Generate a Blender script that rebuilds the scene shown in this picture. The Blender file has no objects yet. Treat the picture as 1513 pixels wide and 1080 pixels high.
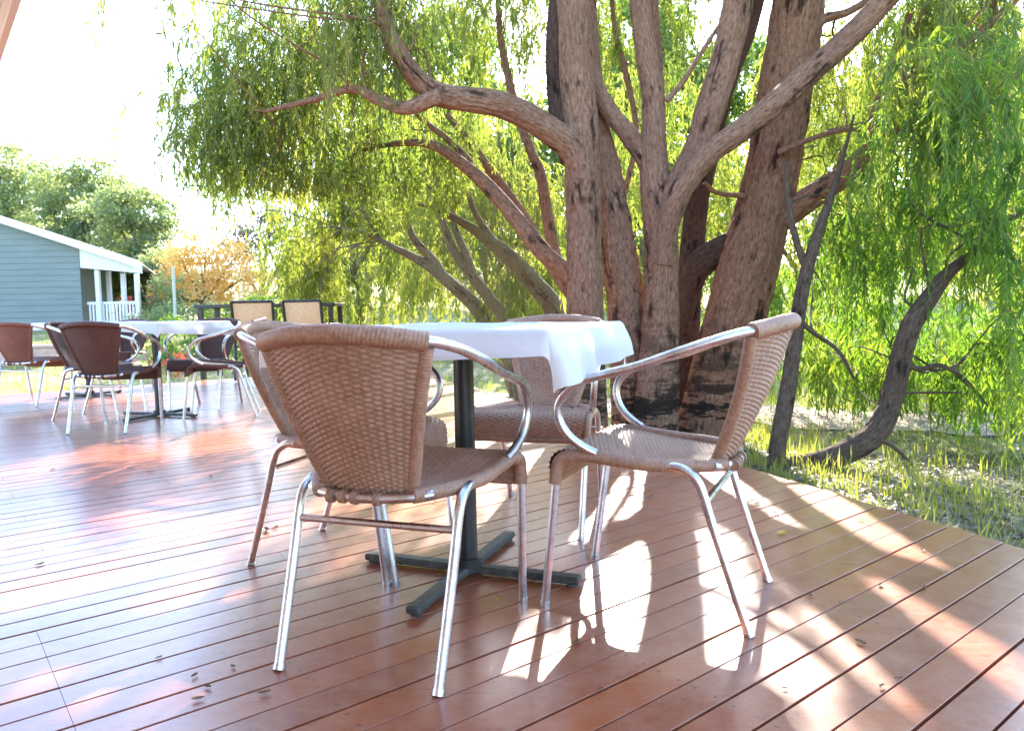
import bpy, math, random
import numpy as np
from mathutils import Vector, Matrix
rad = math.radians
random.seed(7)
RNG = np.random.default_rng(11)
scene = bpy.context.scene
C = scene.collection

LIMBS = {
 'clump': [
  ('b', [(0.564, 5.6, -0.152, 0.1681), (0.558, 5.6, 0.262, 0.1477), (0.558, 5.6, 0.721, 0.1375), (0.552, 5.6, 1.575, 0.1324), (0.538, 5.6, 2.068, 0.1375), (0.504, 5.6, 2.555, 0.1375), (0.485, 5.6, 3.035, 0.1324), (0.46, 5.6, 3.744, 0.1172), (0.407, 5.6, 4.577, 0.0866), (0.3, 5.6, 5.437, 0.0458)]),
  ('d', [(0.436, 5.6, 1.873, 0.0509), (0.37, 5.6, 2.217, 0.0662), (0.345, 5.6, 2.558, 0.0611), (0.36, 5.6, 2.894, 0.056), (0.405, 5.6, 3.322, 0.0458)]),
  ('', [(0.552, 5.6, 1.575, 0.0917), (0.492, 5.545, 1.92, 0.1009), (0.317, 5.491, 2.071, 0.0999), (0.146, 5.436, 2.17, 0.0989), (-0.045, 5.382, 2.239, 0.093), (-0.233, 5.327, 2.26, 0.0872), (-0.464, 5.273, 2.286, 0.0815), (-0.618, 5.218, 2.386, 0.0712), (-0.722, 5.164, 2.527, 0.0658), (-0.799, 5.109, 2.686, 0.0604), (-0.828, 5.055, 2.882, 0.0506), (-0.94, 5.0, 3.2, 0.0364)]),
  ('', [(-0.458, 5.2, 2.256, 0.0568), (-0.694, 5.22, 2.185, 0.0475), (-0.881, 5.24, 2.248, 0.0405), (-1.069, 5.26, 2.33, 0.0311), (-1.381, 5.28, 2.259, 0.0216), (-1.695, 5.3, 2.201, 0.0121)]),
  ('b', [(0.974, 5.9, -0.209, 0.1878), (0.944, 5.9, 0.227, 0.1664), (0.91, 5.9, 0.819, 0.1556), (0.834, 5.9, 1.35, 0.1449), (0.775, 5.9, 1.822, 0.1181), (0.704, 5.9, 2.185, 0.0859), (0.676, 5.9, 2.545, 0.0698), (0.648, 5.9, 2.901, 0.0644), (0.624, 5.9, 3.553, 0.0537), (0.552, 5.9, 4.439, 0.0376)]),
  ('b', [(1.087, 5.7, -0.178, 0.1867), (1.12, 5.7, 0.242, 0.1659), (1.148, 5.7, 0.813, 0.14), (1.145, 5.7, 1.325, 0.1296), (1.115, 5.7, 1.679, 0.1244), (1.091, 5.7, 1.981, 0.1037), (1.093, 5.7, 2.329, 0.0881), (1.044, 5.7, 2.675, 0.083), (0.995, 5.7, 3.066, 0.0778), (0.964, 5.7, 3.645, 0.0648), (0.93, 5.7, 4.496, 0.0363)]),
  ('', [(1.135, 5.7, 1.426, 0.0778), (1.099, 5.717, 1.773, 0.0832), (0.97, 5.733, 2.015, 0.0782), (0.795, 5.75, 2.248, 0.068), (0.696, 5.767, 2.43, 0.0577), (0.634, 5.783, 2.66, 0.0421), (0.618, 5.8, 2.915, 0.0317)]),
  ('', [(1.133, 5.65, 0.966, 0.0874), (1.172, 5.631, 1.393, 0.1024), (1.249, 5.613, 1.648, 0.1123), (1.406, 5.594, 1.953, 0.1069), (1.5, 5.575, 2.263, 0.1116), (1.603, 5.556, 2.617, 0.1061), (1.674, 5.537, 2.989, 0.1108), (1.714, 5.519, 3.54, 0.0954), (1.799, 5.5, 4.35, 0.05)]),
  ('', [(1.144, 5.6, 1.115, 0.0713), (1.219, 5.522, 1.551, 0.0854), (1.431, 5.444, 1.863, 0.0842), (1.674, 5.367, 2.041, 0.0879), (1.884, 5.289, 2.203, 0.089), (2.086, 5.211, 2.381, 0.0853), (2.279, 5.133, 2.552, 0.0794), (2.464, 5.056, 2.738, 0.0736), (2.619, 4.978, 2.916, 0.0634), (2.892, 4.9, 3.249, 0.0401)]),
  ('bd', [(1.399, 6.3, -0.108, 0.1261), (1.469, 6.3, 0.526, 0.1203), (1.515, 6.3, 1.094, 0.1089), (1.572, 6.3, 1.655, 0.0974), (1.656, 6.3, 1.988, 0.086), (1.751, 6.3, 2.372, 0.0745), (1.879, 6.3, 2.752, 0.063), (2.017, 6.3, 3.074, 0.0516), (2.152, 6.3, 3.608, 0.0401), (2.283, 6.3, 4.449, 0.0201)]),
  ('', [(0.564, 5.9, 0.931, 0.0698), (0.439, 5.988, 1.098, 0.0654), (0.255, 6.075, 1.269, 0.0746), (0.042, 6.162, 1.554, 0.0701), (-0.177, 6.25, 1.818, 0.0625), (-0.402, 6.338, 2.032, 0.0519), (-0.634, 6.425, 2.194, 0.0409), (-0.932, 6.512, 2.236, 0.0267), (-1.359, 6.6, 2.187, 0.015)]),
  ('', [(-0.299, 6.5, 1.936, 0.0355), (-0.354, 6.5, 2.091, 0.0355), (-0.524, 6.5, 2.265, 0.0296), (-0.637, 6.5, 2.353, 0.0266), (-0.807, 6.5, 2.497, 0.0177)]),
  ('', [(0.514, 6.8, 0.956, 0.0588), (0.419, 6.8, 1.232, 0.0588), (0.362, 6.8, 1.507, 0.0557), (0.329, 6.8, 1.749, 0.0526), (0.284, 6.8, 2.02, 0.0495), (0.208, 6.8, 2.201, 0.0433), (0.092, 6.8, 2.53, 0.0402), (0.008, 6.8, 2.885, 0.0371), (-0.046, 6.8, 3.179, 0.0309), (-0.069, 6.8, 3.528, 0.0247)]),
  ('', [(0.654, 7.0, 0.8, 0.0573), (0.511, 7.0, 0.992, 0.0541), (0.368, 7.0, 1.215, 0.0509), (0.172, 7.0, 1.594, 0.0509), (-0.042, 7.0, 1.908, 0.0478), (-0.225, 7.0, 2.158, 0.0446), (-0.377, 7.0, 2.375, 0.0382), (-0.559, 7.0, 2.592, 0.0287)]),
  ('', [(1.173, 5.6, 2.3, 0.0229), (1.298, 5.6, 2.444, 0.0204), (1.422, 5.6, 2.635, 0.0178), (1.57, 5.6, 2.849, 0.0153)]),
  ('', [(1.411, 6.0, 1.997, 0.0218), (1.497, 6.0, 2.3, 0.0218), (1.603, 6.0, 2.506, 0.0191), (1.736, 6.0, 2.685, 0.0136)]),
  ('', [(1.263, 6.3, 2.435, 0.0458), (1.248, 6.3, 2.818, 0.0401), (1.227, 6.3, 3.196, 0.0344), (1.212, 6.3, 3.625, 0.0258)]),
  ('', [(1.085, 7.2, 1.792, 0.0295), (1.218, 7.2, 2.423, 0.0295), (1.126, 7.2, 2.988, 0.0295), (1.021, 7.2, 3.424, 0.0262), (0.975, 7.2, 4.037, 0.0196)]),
 ],
 'big': [
  ('b', [(1.559, 5.9, -0.275, 0.2791), (1.645, 5.9, 0.106, 0.2576), (1.767, 5.9, 0.643, 0.2469), (1.898, 5.9, 1.172, 0.2361), (2.002, 5.9, 1.591, 0.2147), (2.104, 5.9, 2.109, 0.2093), (2.178, 5.9, 2.62, 0.2039), (2.251, 5.9, 3.125, 0.1986), (2.305, 5.9, 3.87, 0.1664), (2.413, 5.9, 4.746, 0.1073), (2.528, 5.9, 5.554, 0.0537)]),
  ('', [(1.95, 5.9, 1.356, 0.1181), (2.156, 5.812, 1.498, 0.1057), (2.302, 5.725, 1.611, 0.0989), (2.467, 5.638, 1.72, 0.0872), (2.576, 5.55, 1.849, 0.0707), (2.63, 5.463, 2.022, 0.0547), (2.632, 5.375, 2.213, 0.0391), (2.7, 5.288, 2.508, 0.0265), (2.742, 5.2, 2.745, 0.0189)]),
  ('', [(2.515, 5.3, 1.94, 0.0434), (2.632, 5.18, 1.979, 0.0471), (2.751, 5.06, 1.97, 0.0414), (2.948, 4.94, 2.024, 0.0337), (3.13, 4.82, 2.136, 0.0241), (3.376, 4.7, 2.38, 0.015)]),
  ('', [(2.607, 5.4, 2.149, 0.0344), (2.698, 5.32, 2.28, 0.0363), (2.842, 5.24, 2.345, 0.0381), (3.023, 5.16, 2.482, 0.0329), (3.24, 5.08, 2.647, 0.0277), (3.488, 5.0, 2.91, 0.0182)]),
  ('d', [(1.887, 5.95, 1.282, 0.1353), (1.69, 6.013, 1.227, 0.1313), (1.543, 6.075, 1.126, 0.116), (1.465, 6.138, 0.921, 0.0949), (1.406, 6.2, 0.587, 0.0733)]),
  ('', [(1.998, 5.6, 1.919, 0.0229), (2.247, 5.6, 2.012, 0.0204), (2.496, 5.6, 2.072, 0.0178), (2.696, 5.6, 2.053, 0.0127)]),
  ('', [(2.242, 5.8, 2.787, 0.0475), (2.394, 5.8, 2.933, 0.0396), (2.623, 5.8, 3.004, 0.029), (2.926, 5.8, 3.22, 0.0211)]),
  ('', [(1.811, 5.8, 1.632, 0.0211), (1.603, 5.8, 1.661, 0.0185), (1.499, 5.8, 1.74, 0.0158)]),
 ],
 'lean': [
  ('b', [(1.729, 4.85, -0.283, 0.0574), (1.754, 4.85, -0.049, 0.0529), (1.796, 4.85, 0.175, 0.0529), (1.838, 4.85, 0.485, 0.0485), (1.879, 4.85, 0.793, 0.0441), (1.921, 4.85, 1.011, 0.0397), (2.005, 4.85, 1.291, 0.0309), (2.08, 4.85, 1.505, 0.0199), (2.147, 4.85, 1.739, 0.0132), (2.212, 4.85, 1.992, 0.0066)]),
  ('', [(1.702, 4.85, -0.274, 0.0574), (1.851, 4.831, -0.263, 0.0659), (1.999, 4.812, -0.235, 0.07), (2.167, 4.792, -0.167, 0.0763), (2.332, 4.773, -0.056, 0.076), (2.415, 4.754, 0.109, 0.0692), (2.462, 4.735, 0.328, 0.0646), (2.491, 4.715, 0.524, 0.0622), (2.538, 4.696, 0.673, 0.0598), (2.63, 4.677, 0.829, 0.0532), (2.721, 4.658, 0.965, 0.0381), (2.833, 4.638, 1.066, 0.0274), (3.025, 4.619, 1.247, 0.0189), (3.254, 4.6, 1.425, 0.0126)]),
  ('', [(2.501, 4.72, 0.394, 0.0193), (2.592, 4.69, 0.373, 0.0171), (2.694, 4.66, 0.395, 0.0148), (2.827, 4.63, 0.31, 0.0105), (2.961, 4.6, 0.141, 0.0063)]),
  ('', [(1.851, 4.82, 0.706, 0.0197), (1.948, 4.82, 0.617, 0.0153), (2.125, 4.82, 0.482, 0.0132), (2.225, 4.82, 0.303, 0.0088)]),
  ('', [(1.928, 4.87, 1.012, 0.0266), (1.851, 4.87, 1.231, 0.0221), (1.806, 4.87, 1.448, 0.0177), (1.781, 4.87, 1.707, 0.0111)]),
  ('', [(2.306, 4.72, -0.059, 0.0172), (2.438, 4.72, -0.128, 0.0129), (2.571, 4.72, -0.262, 0.0086), (2.661, 4.72, -0.396, 0.0064)]),
 ],
 'back1': [
  ('b', [(0.03, 8.6, 0.309, 0.0861), (-0.08, 8.6, 0.702, 0.0743), (-0.254, 8.6, 0.938, 0.0665), (-0.459, 8.6, 1.213, 0.0587), (-0.646, 8.6, 1.486, 0.0508), (-0.755, 8.6, 1.795, 0.0391), (-0.863, 8.6, 2.102, 0.0274), (-1.045, 8.6, 2.484, 0.0117)]),
  ('', [(-0.421, 8.6, 1.158, 0.0508), (-0.493, 8.6, 1.406, 0.0469), (-0.625, 8.6, 1.754, 0.0352), (-0.649, 8.6, 2.022, 0.0235)]),
 ],
 'back2': [
  ('b', [(-0.095, 9.4, 0.266, 0.1112), (-0.343, 9.4, 0.698, 0.0983), (-0.551, 9.4, 0.957, 0.0855), (-0.842, 9.4, 1.216, 0.0727), (-1.134, 9.4, 1.433, 0.0556), (-1.468, 9.4, 1.607, 0.0385), (-1.801, 9.4, 1.781, 0.0257), (-2.221, 9.4, 1.872, 0.0128)]),
  ('', [(-0.801, 9.4, 1.173, 0.0599), (-0.964, 9.4, 1.429, 0.0556), (-1.21, 9.4, 1.728, 0.0428), (-1.285, 9.4, 2.064, 0.0257)]),
 ],
 'back3': [
  ('b', [(0.674, 7.9, 0.192, 0.115), (0.466, 7.9, 0.771, 0.1042), (0.255, 7.9, 1.06, 0.0934), (-0.025, 7.9, 1.363, 0.079), (-0.27, 7.9, 1.565, 0.0575), (-0.481, 7.9, 1.709, 0.0395), (-0.726, 7.9, 1.84, 0.0252), (-1.007, 7.9, 1.929, 0.0108)]),
  ('', [(-0.109, 7.9, 1.435, 0.0395), (-0.337, 7.9, 1.777, 0.0323), (-0.437, 7.9, 2.059, 0.0252), (-0.5, 7.9, 2.408, 0.0144), (-0.55, 7.9, 2.685, 0.0072)]),
 ],
}
LOBES = {
 'clump': [(-2.251, 6.0, 2.131, 0.46, 0.7, 0.52, 110), (-1.747, 6.0, 2.67, 0.6, 0.8, 0.65, 170), (-1.59, 6.3, 1.824, 0.63, 0.7, 0.52, 130), (-0.912, 5.5, 2.738, 0.55, 0.8, 0.55, 120), (-1.819, 4.0, 2.527, 0.07, 0.15, 0.05, 8), (-0.808, 6.9, 2.149, 0.69, 0.6, 0.44, 90), (-0.285, 6.8, 3.241, 0.56, 0.8, 0.49, 60), (-1.069, 7.3, 1.586, 0.86, 0.6, 0.46, 80), (0.184, 7.5, 1.651, 0.41, 0.5, 0.48, 50), (1.19, 7.4, 3.049, 0.54, 0.6, 0.74, 80), (0.474, 7.4, 3.507, 0.67, 0.6, 0.47, 70), (1.684, 7.0, 3.218, 0.45, 0.6, 0.45, 60), (-1.2, 5.6, 4.3, 1.6, 1.4, 0.8, 150), (0.6, 5.6, 4.7, 1.6, 1.5, 0.9, 240), (-0.6, 4.6, 4.6, 1.5, 0.9, 0.7, 60), (0.7, 7.2, 4.3, 1.7, 1.0, 0.8, 170)],
 'big': [(2.758, 6.2, 2.544, 0.51, 0.6, 0.45, 55), (3.114, 5.4, 2.631, 0.54, 0.6, 0.34, 90), (2.756, 6.3, 1.912, 0.46, 0.6, 0.34, 40), (2.924, 4.9, 2.035, 0.4, 0.5, 0.27, 55), (2.6, 5.3, 4.3, 1.3, 1.3, 0.9, 180), (3.6, 4.6, 3.9, 1.0, 1.0, 0.9, 80), (2.0, 6.8, 4.4, 1.3, 1.0, 0.9, 130)],
 'lean': [(2.607, 4.5, 1.856, 0.45, 0.4, 0.33, 34), (2.864, 4.4, 1.127, 0.18, 0.4, 0.44, 26), (2.752, 5.2, 1.154, 0.47, 0.5, 0.43, 34), (2.462, 5.6, 0.94, 0.31, 0.4, 0.36, 18), (3.036, 4.5, 0.318, 0.12, 0.3, 0.29, 14), (2.77, 5.7, 0.628, 0.41, 0.4, 0.31, 16), (3.263, 7.4, 0.316, 0.54, 0.5, 0.34, 40), (4.047, 7.0, 0.196, 0.57, 0.5, 0.38, 44), (3.491, 5.2, 0.053, 0.24, 0.3, 0.24, 14), (3.56, 5.7, 0.145, 0.36, 0.4, 0.36, 34), (3.185, 6.3, 0.149, 0.34, 0.4, 0.29, 26), (2.733, 6.6, 0.129, 0.24, 0.3, 0.24, 14), (2.656, 7.6, 0.662, 0.28, 0.4, 0.41, 30)],
 'back1': [(-0.932, 9.2, 1.867, 0.59, 0.6, 0.5, 110), (-1.669, 9.5, 1.15, 0.69, 0.6, 0.52, 140), (-0.288, 9.4, 1.291, 0.6, 0.6, 0.68, 130)],
 'back2': [(-2.071, 9.9, 1.969, 0.72, 0.6, 0.63, 120), (-2.648, 10.3, 1.196, 0.56, 0.5, 0.66, 120), (-1.418, 10.2, 1.353, 0.65, 0.6, 0.65, 120), (-2.803, 10.5, 3.438, 0.86, 0.8, 0.96, 110), (-3.425, 10.2, 2.884, 0.51, 0.6, 0.65, 60), (-3.94, 10.2, 2.579, 0.37, 0.5, 0.56, 34), (-1.783, 10.6, 3.721, 0.77, 0.7, 0.87, 80), (-1.988, 9.0, 1.139, 0.57, 0.5, 0.41, 60), (-2.819, 9.6, 1.088, 0.35, 0.4, 0.35, 30)],
 'back3': [(-0.406, 8.8, 2.279, 0.64, 0.6, 0.48, 90), (0.288, 9.0, 0.935, 0.49, 0.6, 0.49, 110), (0.393, 9.0, 2.457, 0.49, 0.6, 0.49, 60), (-0.86, 8.3, 1.019, 0.6, 0.5, 0.3, 60), (-0.105, 8.0, 0.998, 0.44, 0.4, 0.29, 46), (-0.418, 7.4, 1.585, 0.47, 0.4, 0.34, 54), (0.039, 7.2, 1.169, 0.39, 0.3, 0.33, 40)],
}
PATCHES = [[(-0.11, 1.53), (-0.04, 1.72), (0.06, 1.79), (0.13, 1.71), (0.1, 1.55), (0.03, 1.45), (-0.06, 1.48)], [(0.14, 1.79), (0.19, 2.11), (0.26, 2.34), (0.46, 2.55), (0.35, 1.9), (0.25, 1.59), (0.21, 1.67)], [(0.16, 2.49), (0.25, 3.02), (0.68, 3.65), (0.55, 3.0), (0.31, 2.41)], [(0.37, 1.67), (0.48, 2.09), (0.65, 2.62), (0.75, 2.45), (0.63, 1.89), (0.47, 1.54)], [(1.12, 3.46), (1.33, 3.6), (1.39, 2.79), (1.35, 2.1), (1.2, 1.96), (1.17, 2.43), (1.15, 2.96)], [(0.54, 1.56), (0.67, 1.89), (0.69, 1.69), (0.68, 1.53), (0.54, 1.45)], [(-0.37, 1.61), (-0.34, 1.81), (-0.26, 1.84), (-0.28, 1.69)], [(-1.69, 2.85), (-1.51, 3.21), (-1.17, 3.02), (-1.01, 2.72), (-1.26, 2.65)], [(-1.38, 1.94), (-1.52, 2.14), (-1.38, 2.24), (-1.24, 2.18)], [(-2.76, 3.95), (-2.53, 4.53), (-1.82, 5.25), (-1.46, 4.42), (-2.1, 4.07)], [(-1.3, 3.83), (-1.37, 4.41), (-1.31, 4.64), (-1.07, 3.65)], [(0.74, 1.89), (1.06, 2.12), (1.15, 1.64), (0.93, 1.32), (0.71, 1.33)], [(1.07, 2.97), (1.1, 2.43), (0.83, 2.13), (0.82, 2.45)], [(-1.15, 1.6), (-1.14, 1.73), (-0.86, 1.62), (-0.87, 1.42)], [(-1.08, 2.06), (-0.89, 2.22), (-0.71, 2.0), (-0.86, 1.83)], [(-8.25, 11.96), (-4.14, 10.63), (-3.53, 9.07), (-5.32, 7.69)], [(-2.24, 7.5), (-0.93, 8.73), (0.24, 6.08), (0.13, 3.55), (-0.69, 3.77)]]
FALLEN = [(-0.23, 2.18, 0.012, 1), (-0.05, 1.98, 0.018, 1), (0.92, 2.52, 0.05, 1), (0.97, 2.92, 0.03, 0), (0.81, 3.49, 0.03, 0), (-0.91, 2.67, 0.05, 0), (-0.89, 2.71, 0.03, 0), (-1.49, 3.61, 0.03, 0), (-2.41, 3.84, 0.03, 0), (-2.01, 3.85, 0.03, 0), (-1.85, 3.74, 0.03, 0), (0.5, 3.12, 0.03, 1), (0.57, 3.06, 0.035, 0), (0.99, 2.77, 0.03, 0), (1.26, 2.66, 0.025, 1), (1.3, 2.32, 0.02, 0), (0.8, 1.97, 0.02, 0), (0.55, 1.48, 0.012, 0), (-0.71, 1.58, 0.02, 0), (-0.66, 1.53, 0.02, 0), (-0.64, 1.62, 0.018, 0), (1.13, 2.01, 0.025, 0), (0.86, 1.92, 0.016, 0), (0.14, 1.71, 0.026723097049051146, 0), (0.8, 1.68, 0.028757199946646675, 0), (-1.53, 2.34, 0.02909370747197302, 0), (0.17, 1.49, 0.01581129543445031, 0), (-0.33, 3.03, 0.022700173747774888, 0), (0.11, 4.6, 0.017467676807421572, 0), (-0.53, 1.5, 0.026251607226066266, 0), (-0.83, 1.67, 0.016220278694382452, 0), (0.27, 3.64, 0.014028397795240555, 0), (1.2, 3.09, 0.017447698707595716, 0), (0.8, 1.51, 0.018628882683950826, 0), (1.02, 2.03, 0.02484528763600948, 0), (-0.66, 1.48, 0.025050271057710533, 0), (0.75, 1.48, 0.018780622365661886, 0)]
TM = 1.6


# ------------------------------------------------------------------ light
SUN_AZ, SUN_EL = rad(10), rad(32.5)
S = np.array([math.sin(SUN_AZ) * math.cos(SUN_EL), math.cos(SUN_AZ) * math.cos(SUN_EL), math.sin(SUN_EL)])

world = bpy.data.worlds.new("World")
scene.world = world
world.use_nodes = True
nt = world.node_tree
bg = nt.nodes["Background"]
sky = nt.nodes.new("ShaderNodeTexSky")
sky.sky_type = 'NISHITA'
sky.sun_disc = False
sky.sun_elevation = SUN_EL
sky.sun_rotation = SUN_AZ
sky.dust_density = .7
sky.ozone_density = 3.0
sky.air_density = 1.0
nt.links.new(sky.outputs[0], bg.inputs[0])
bg.inputs[1].default_value = 0.15

sun = bpy.data.lights.new("sun", 'SUN')
sun.energy = 2.9
sun.angle = rad(0.6)
sun.color = (1.0, 0.93, 0.82)
so = bpy.data.objects.new("sun", sun)
so.rotation_euler = Vector((-S[0], -S[1], -S[2])).to_track_quat('-Z', 'Y').to_euler()
so.location = (1, 8, 9)
C.objects.link(so)

cam = bpy.data.cameras.new("camera")
cam.sensor_width = 36
cam.lens = 36 * 1099.3 / 1513
cam.clip_end = 600
cam.clip_start = 0.02
cam.dof.use_dof = True
cam.dof.focus_distance = 1.95
cam.dof.aperture_fstop = 11.0
co = bpy.data.objects.new("camera", cam)
cR = Vector((0.99983179, -0.00135651, -0.01829072))
cU = Vector((0.01834095, 0.07394804, 0.99709342))
cF = Vector((0.0, 0.99726117, -0.07396048))
m = Matrix((cR, cU, -cF)).transposed().to_4x4()
m.translation = (0, 0, 0.79)
co.matrix_world = m
C.objects.link(co)
scene.camera = co
scene.view_settings.view_transform = 'Standard'
scene.view_settings.look = 'None'
scene.view_settings.exposure = 2.92
scene.view_settings.gamma = 1
scene.render.film_transparent = False
cy = scene.cycles
cy.max_bounces = 8
cy.transparent_max_bounces = 8
cy.diffuse_bounces = 4
cy.transmission_bounces = 4
cy.caustics_reflective = False
cy.caustics_refractive = False
cy.sample_clamp_indirect = 6
cy.use_denoising = True

# ------------------------------------------------------------------ helpers
def put(o, parent=None):
    C.objects.link(o)
    if parent is not None:
        o.parent = parent
    return o

def tag(o, label=None, cat=None, group=None, kind=None):
    if label: o['label'] = label
    if cat: o['category'] = cat
    if group: o['group'] = group
    if kind: o['kind'] = kind
    return o

def empty(name, loc=(0, 0, 0), rz=0.0):
    o = bpy.data.objects.new(name, None)
    o.empty_display_size = 0.1
    o.location = loc
    o.rotation_euler = (0, 0, rz)
    C.objects.link(o)
    return o

class MB:
    """collects pieces, links them as one mesh object"""
    def __init__(self):
        self.v, self.q, self.t, self.uv, self.n = [], [], [], [], 0
    def grid(self, P, uv=None, wrap=False, flip=False):
        nu, nv = P.shape[0], P.shape[1]
        base = self.n
        self.v.append(P.reshape(-1, 3))
        self.n += nu * nv
        i = np.arange(nu - 1)[:, None]
        jn = nv if wrap else nv - 1
        j = np.arange(jn)[None, :]
        a = base + i * nv + j
        b = base + i * nv + (j + 1) % nv
        c = base + (i + 1) * nv + (j + 1) % nv
        d = base + (i + 1) * nv + j
        f = np.stack([a, b, c, d], -1).reshape(-1, 4)
        if flip: f = f[:, ::-1]
        self.q.append(f)
        if uv is None:
            uv = np.zeros((nu, nv + (1 if wrap else 0), 2))
        if wrap and uv.shape[1] == nv:
            uv = np.concatenate([uv, uv[:, :1]], 1)
        u = np.stack([uv[i, j], uv[i, j + 1], uv[i + 1, j + 1], uv[i + 1, j]], -2).reshape(-1, 4, 2)
        if flip: u = u[:, ::-1]
        self.uv.append(u)
        return self
    def quads(self, V, F):
        V = np.asarray(V, float); F = np.asarray(F, int)
        self.v.append(V); self.q.append(F + self.n); self.n += len(V)
        self.uv.append(np.zeros((len(F), 4, 2)))
        return self
    def tris(self, V, F):
        V = np.asarray(V, float); F = np.asarray(F, int)
        self.v.append(V); self.t.append(F + self.n); self.n += len(V)
        return self
    def fan(self, ring, flip=False):
        ring = np.asarray(ring); n = len(ring)
        V = np.vstack([ring, ring.mean(0)])
        F = np.array([[i, (i + 1) % n, n] for i in range(n)])
        return self.tris(V, F[:, ::-1] if flip else F)
    def box(self, lo, hi, bev=0.0, M=None):
        lo = np.array(lo, float); hi = np.array(hi, float)
        b = min(bev, 0.45 * float((hi - lo).min()))
        if b <= 0:
            V = np.array([[x, y, z] for x in (lo[0], hi[0]) for y in (lo[1], hi[1]) for z in (lo[2], hi[2])])
            F = [(0, 1, 3, 2), (4, 6, 7, 5), (0, 4, 5, 1), (2, 3, 7, 6), (0, 2, 6, 4), (1, 5, 7, 3)]
        else:
            V, idx = [], {}
            for ix in (0, 1):
                for iy in (0, 1):
                    for iz in (0, 1):
                        for ax in range(3):
                            p = []
                            for k, s in enumerate((ix, iy, iz)):
                                e = hi[k] if s else lo[k]
                                if k != ax: e += -b if s else b
                                p.append(e)
                            idx[(ix, iy, iz, ax)] = len(V); V.append(p)
            F = []
            for ax in range(3):
                o1, o2 = [k for k in range(3) if k != ax]
                for s in (0, 1):
                    loop = []
                    for a, c in ((0, 0), (1, 0), (1, 1), (0, 1)):
                        key = [0, 0, 0]; key[ax] = s; key[o1] = a; key[o2] = c
                        loop.append(idx[(*key, ax)])
                    F.append(loop)
            for ax in range(3):
                o1, o2 = [k for k in range(3) if k != ax]
                for a in (0, 1):
                    for c in (0, 1):
                        k0 = [0, 0, 0]; k0[o1] = a; k0[o2] = c; k1 = list(k0); k1[ax] = 1
                        F.append([idx[(*k0, o1)], idx[(*k1, o1)], idx[(*k1, o2)], idx[(*k0, o2)]])
            T = [[idx[(x, y, z, a)] for a in range(3)] for x in (0, 1) for y in (0, 1) for z in (0, 1)]
            V = np.array(V)
            if M is not None: V = V @ np.array(M.to_3x3()).T + np.array(M.translation)
            base = self.n
            self.quads(V, F)
            self.t.append(np.array(T) + base)
            return self
        if M is not None: V = V @ np.array(M.to_3x3()).T + np.array(M.translation)
        return self.quads(V, F)
    def build(self, name, mat, parent=None, smooth=True, fixn=True, col=None, sharp=None):
        me = bpy.data.meshes.new(name)
        V = np.vstack(self.v)
        Q = np.vstack(self.q) if self.q else np.zeros((0, 4), int)
        T = np.vstack(self.t) if self.t else np.zeros((0, 3), int)
        me.vertices.add(len(V)); me.vertices.foreach_set('co', V.astype(np.float32).ravel())
        me.loops.add(Q.size + T.size)
        me.loops.foreach_set('vertex_index', np.concatenate([Q.ravel(), T.ravel()]).astype(np.int32))
        me.polygons.add(len(Q) + len(T))
        ls = np.concatenate([np.arange(len(Q)) * 4, Q.size + np.arange(len(T)) * 3])
        me.polygons.foreach_set('loop_start', ls.astype(np.int32))
        me.polygons.foreach_set('loop_total', np.concatenate([np.full(len(Q), 4), np.full(len(T), 3)]).astype(np.int32))
        me.polygons.foreach_set('use_smooth', np.full(len(Q) + len(T), smooth))
        if self.uv and sum(len(u) for u in self.uv) == len(Q):
            l = me.uv_layers.new(name='UVMap')
            u = np.concatenate([np.vstack(self.uv).reshape(-1, 2), np.zeros((T.size, 2))])
            l.data.foreach_set('uv', u.astype(np.float32).ravel())
        me.update(calc_edges=True)
        if col is not None:
            a = me.attributes.new('tint', 'FLOAT', 'POINT')
            a.data.foreach_set('value', np.asarray(col, np.float32))
        me.validate()
        if fixn:
            import bmesh
            bm = bmesh.new(); bm.from_mesh(me)
            bmesh.ops.recalc_face_normals(bm, faces=bm.faces)
            bm.to_mesh(me); bm.free()
        if sharp is not None:
            me.set_sharp_from_angle(angle=rad(sharp))
        me.materials.append(mat)
        return put(bpy.data.objects.new(name, me), parent)

def catmull(P, step=None, n=None):
    P = np.asarray(P, float)
    if len(P) == 2:
        k = n or max(2, int(np.linalg.norm((P[1] - P[0])[:3]) / step) + 1)
        t = np.linspace(0, 1, k)[:, None]
        return P[0] * (1 - t) + P[1] * t
    E = np.vstack([2 * P[0] - P[1], P, 2 * P[-1] - P[-2]])
    out = []
    for i in range(len(P) - 1):
        p0, p1, p2, p3 = E[i:i + 4]
        L = np.linalg.norm((p2 - p1)[:3])
        k = max(2, int(round(L / step))) if step else n
        t = np.linspace(0, 1, k, endpoint=False)[:, None]
        out.append(.5 * (2 * p1 + (p2 - p0) * t + (2 * p0 - 5 * p1 + 4 * p2 - p3) * t ** 2 + (3 * p1 - p0 - 3 * p2 + p3) * t ** 3))
    out.append(P[-1:])
    return np.vstack(out)

def frames(X):
    T = np.gradient(X, axis=0)
    T /= np.linalg.norm(T, axis=1)[:, None] + 1e-12
    ref = np.array([1.0, 0, 0]) if abs(T[0][0]) < .8 else np.array([0, 1.0, 0])
    N = np.zeros_like(X)
    n = ref - T[0] * (ref @ T[0]); n /= np.linalg.norm(n); N[0] = n
    for i in range(1, len(X)):
        n = N[i - 1] - T[i] * (N[i - 1] @ T[i])
        N[i] = n / (np.linalg.norm(n) + 1e-12)
    return T, N, np.cross(T, N)

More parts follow.
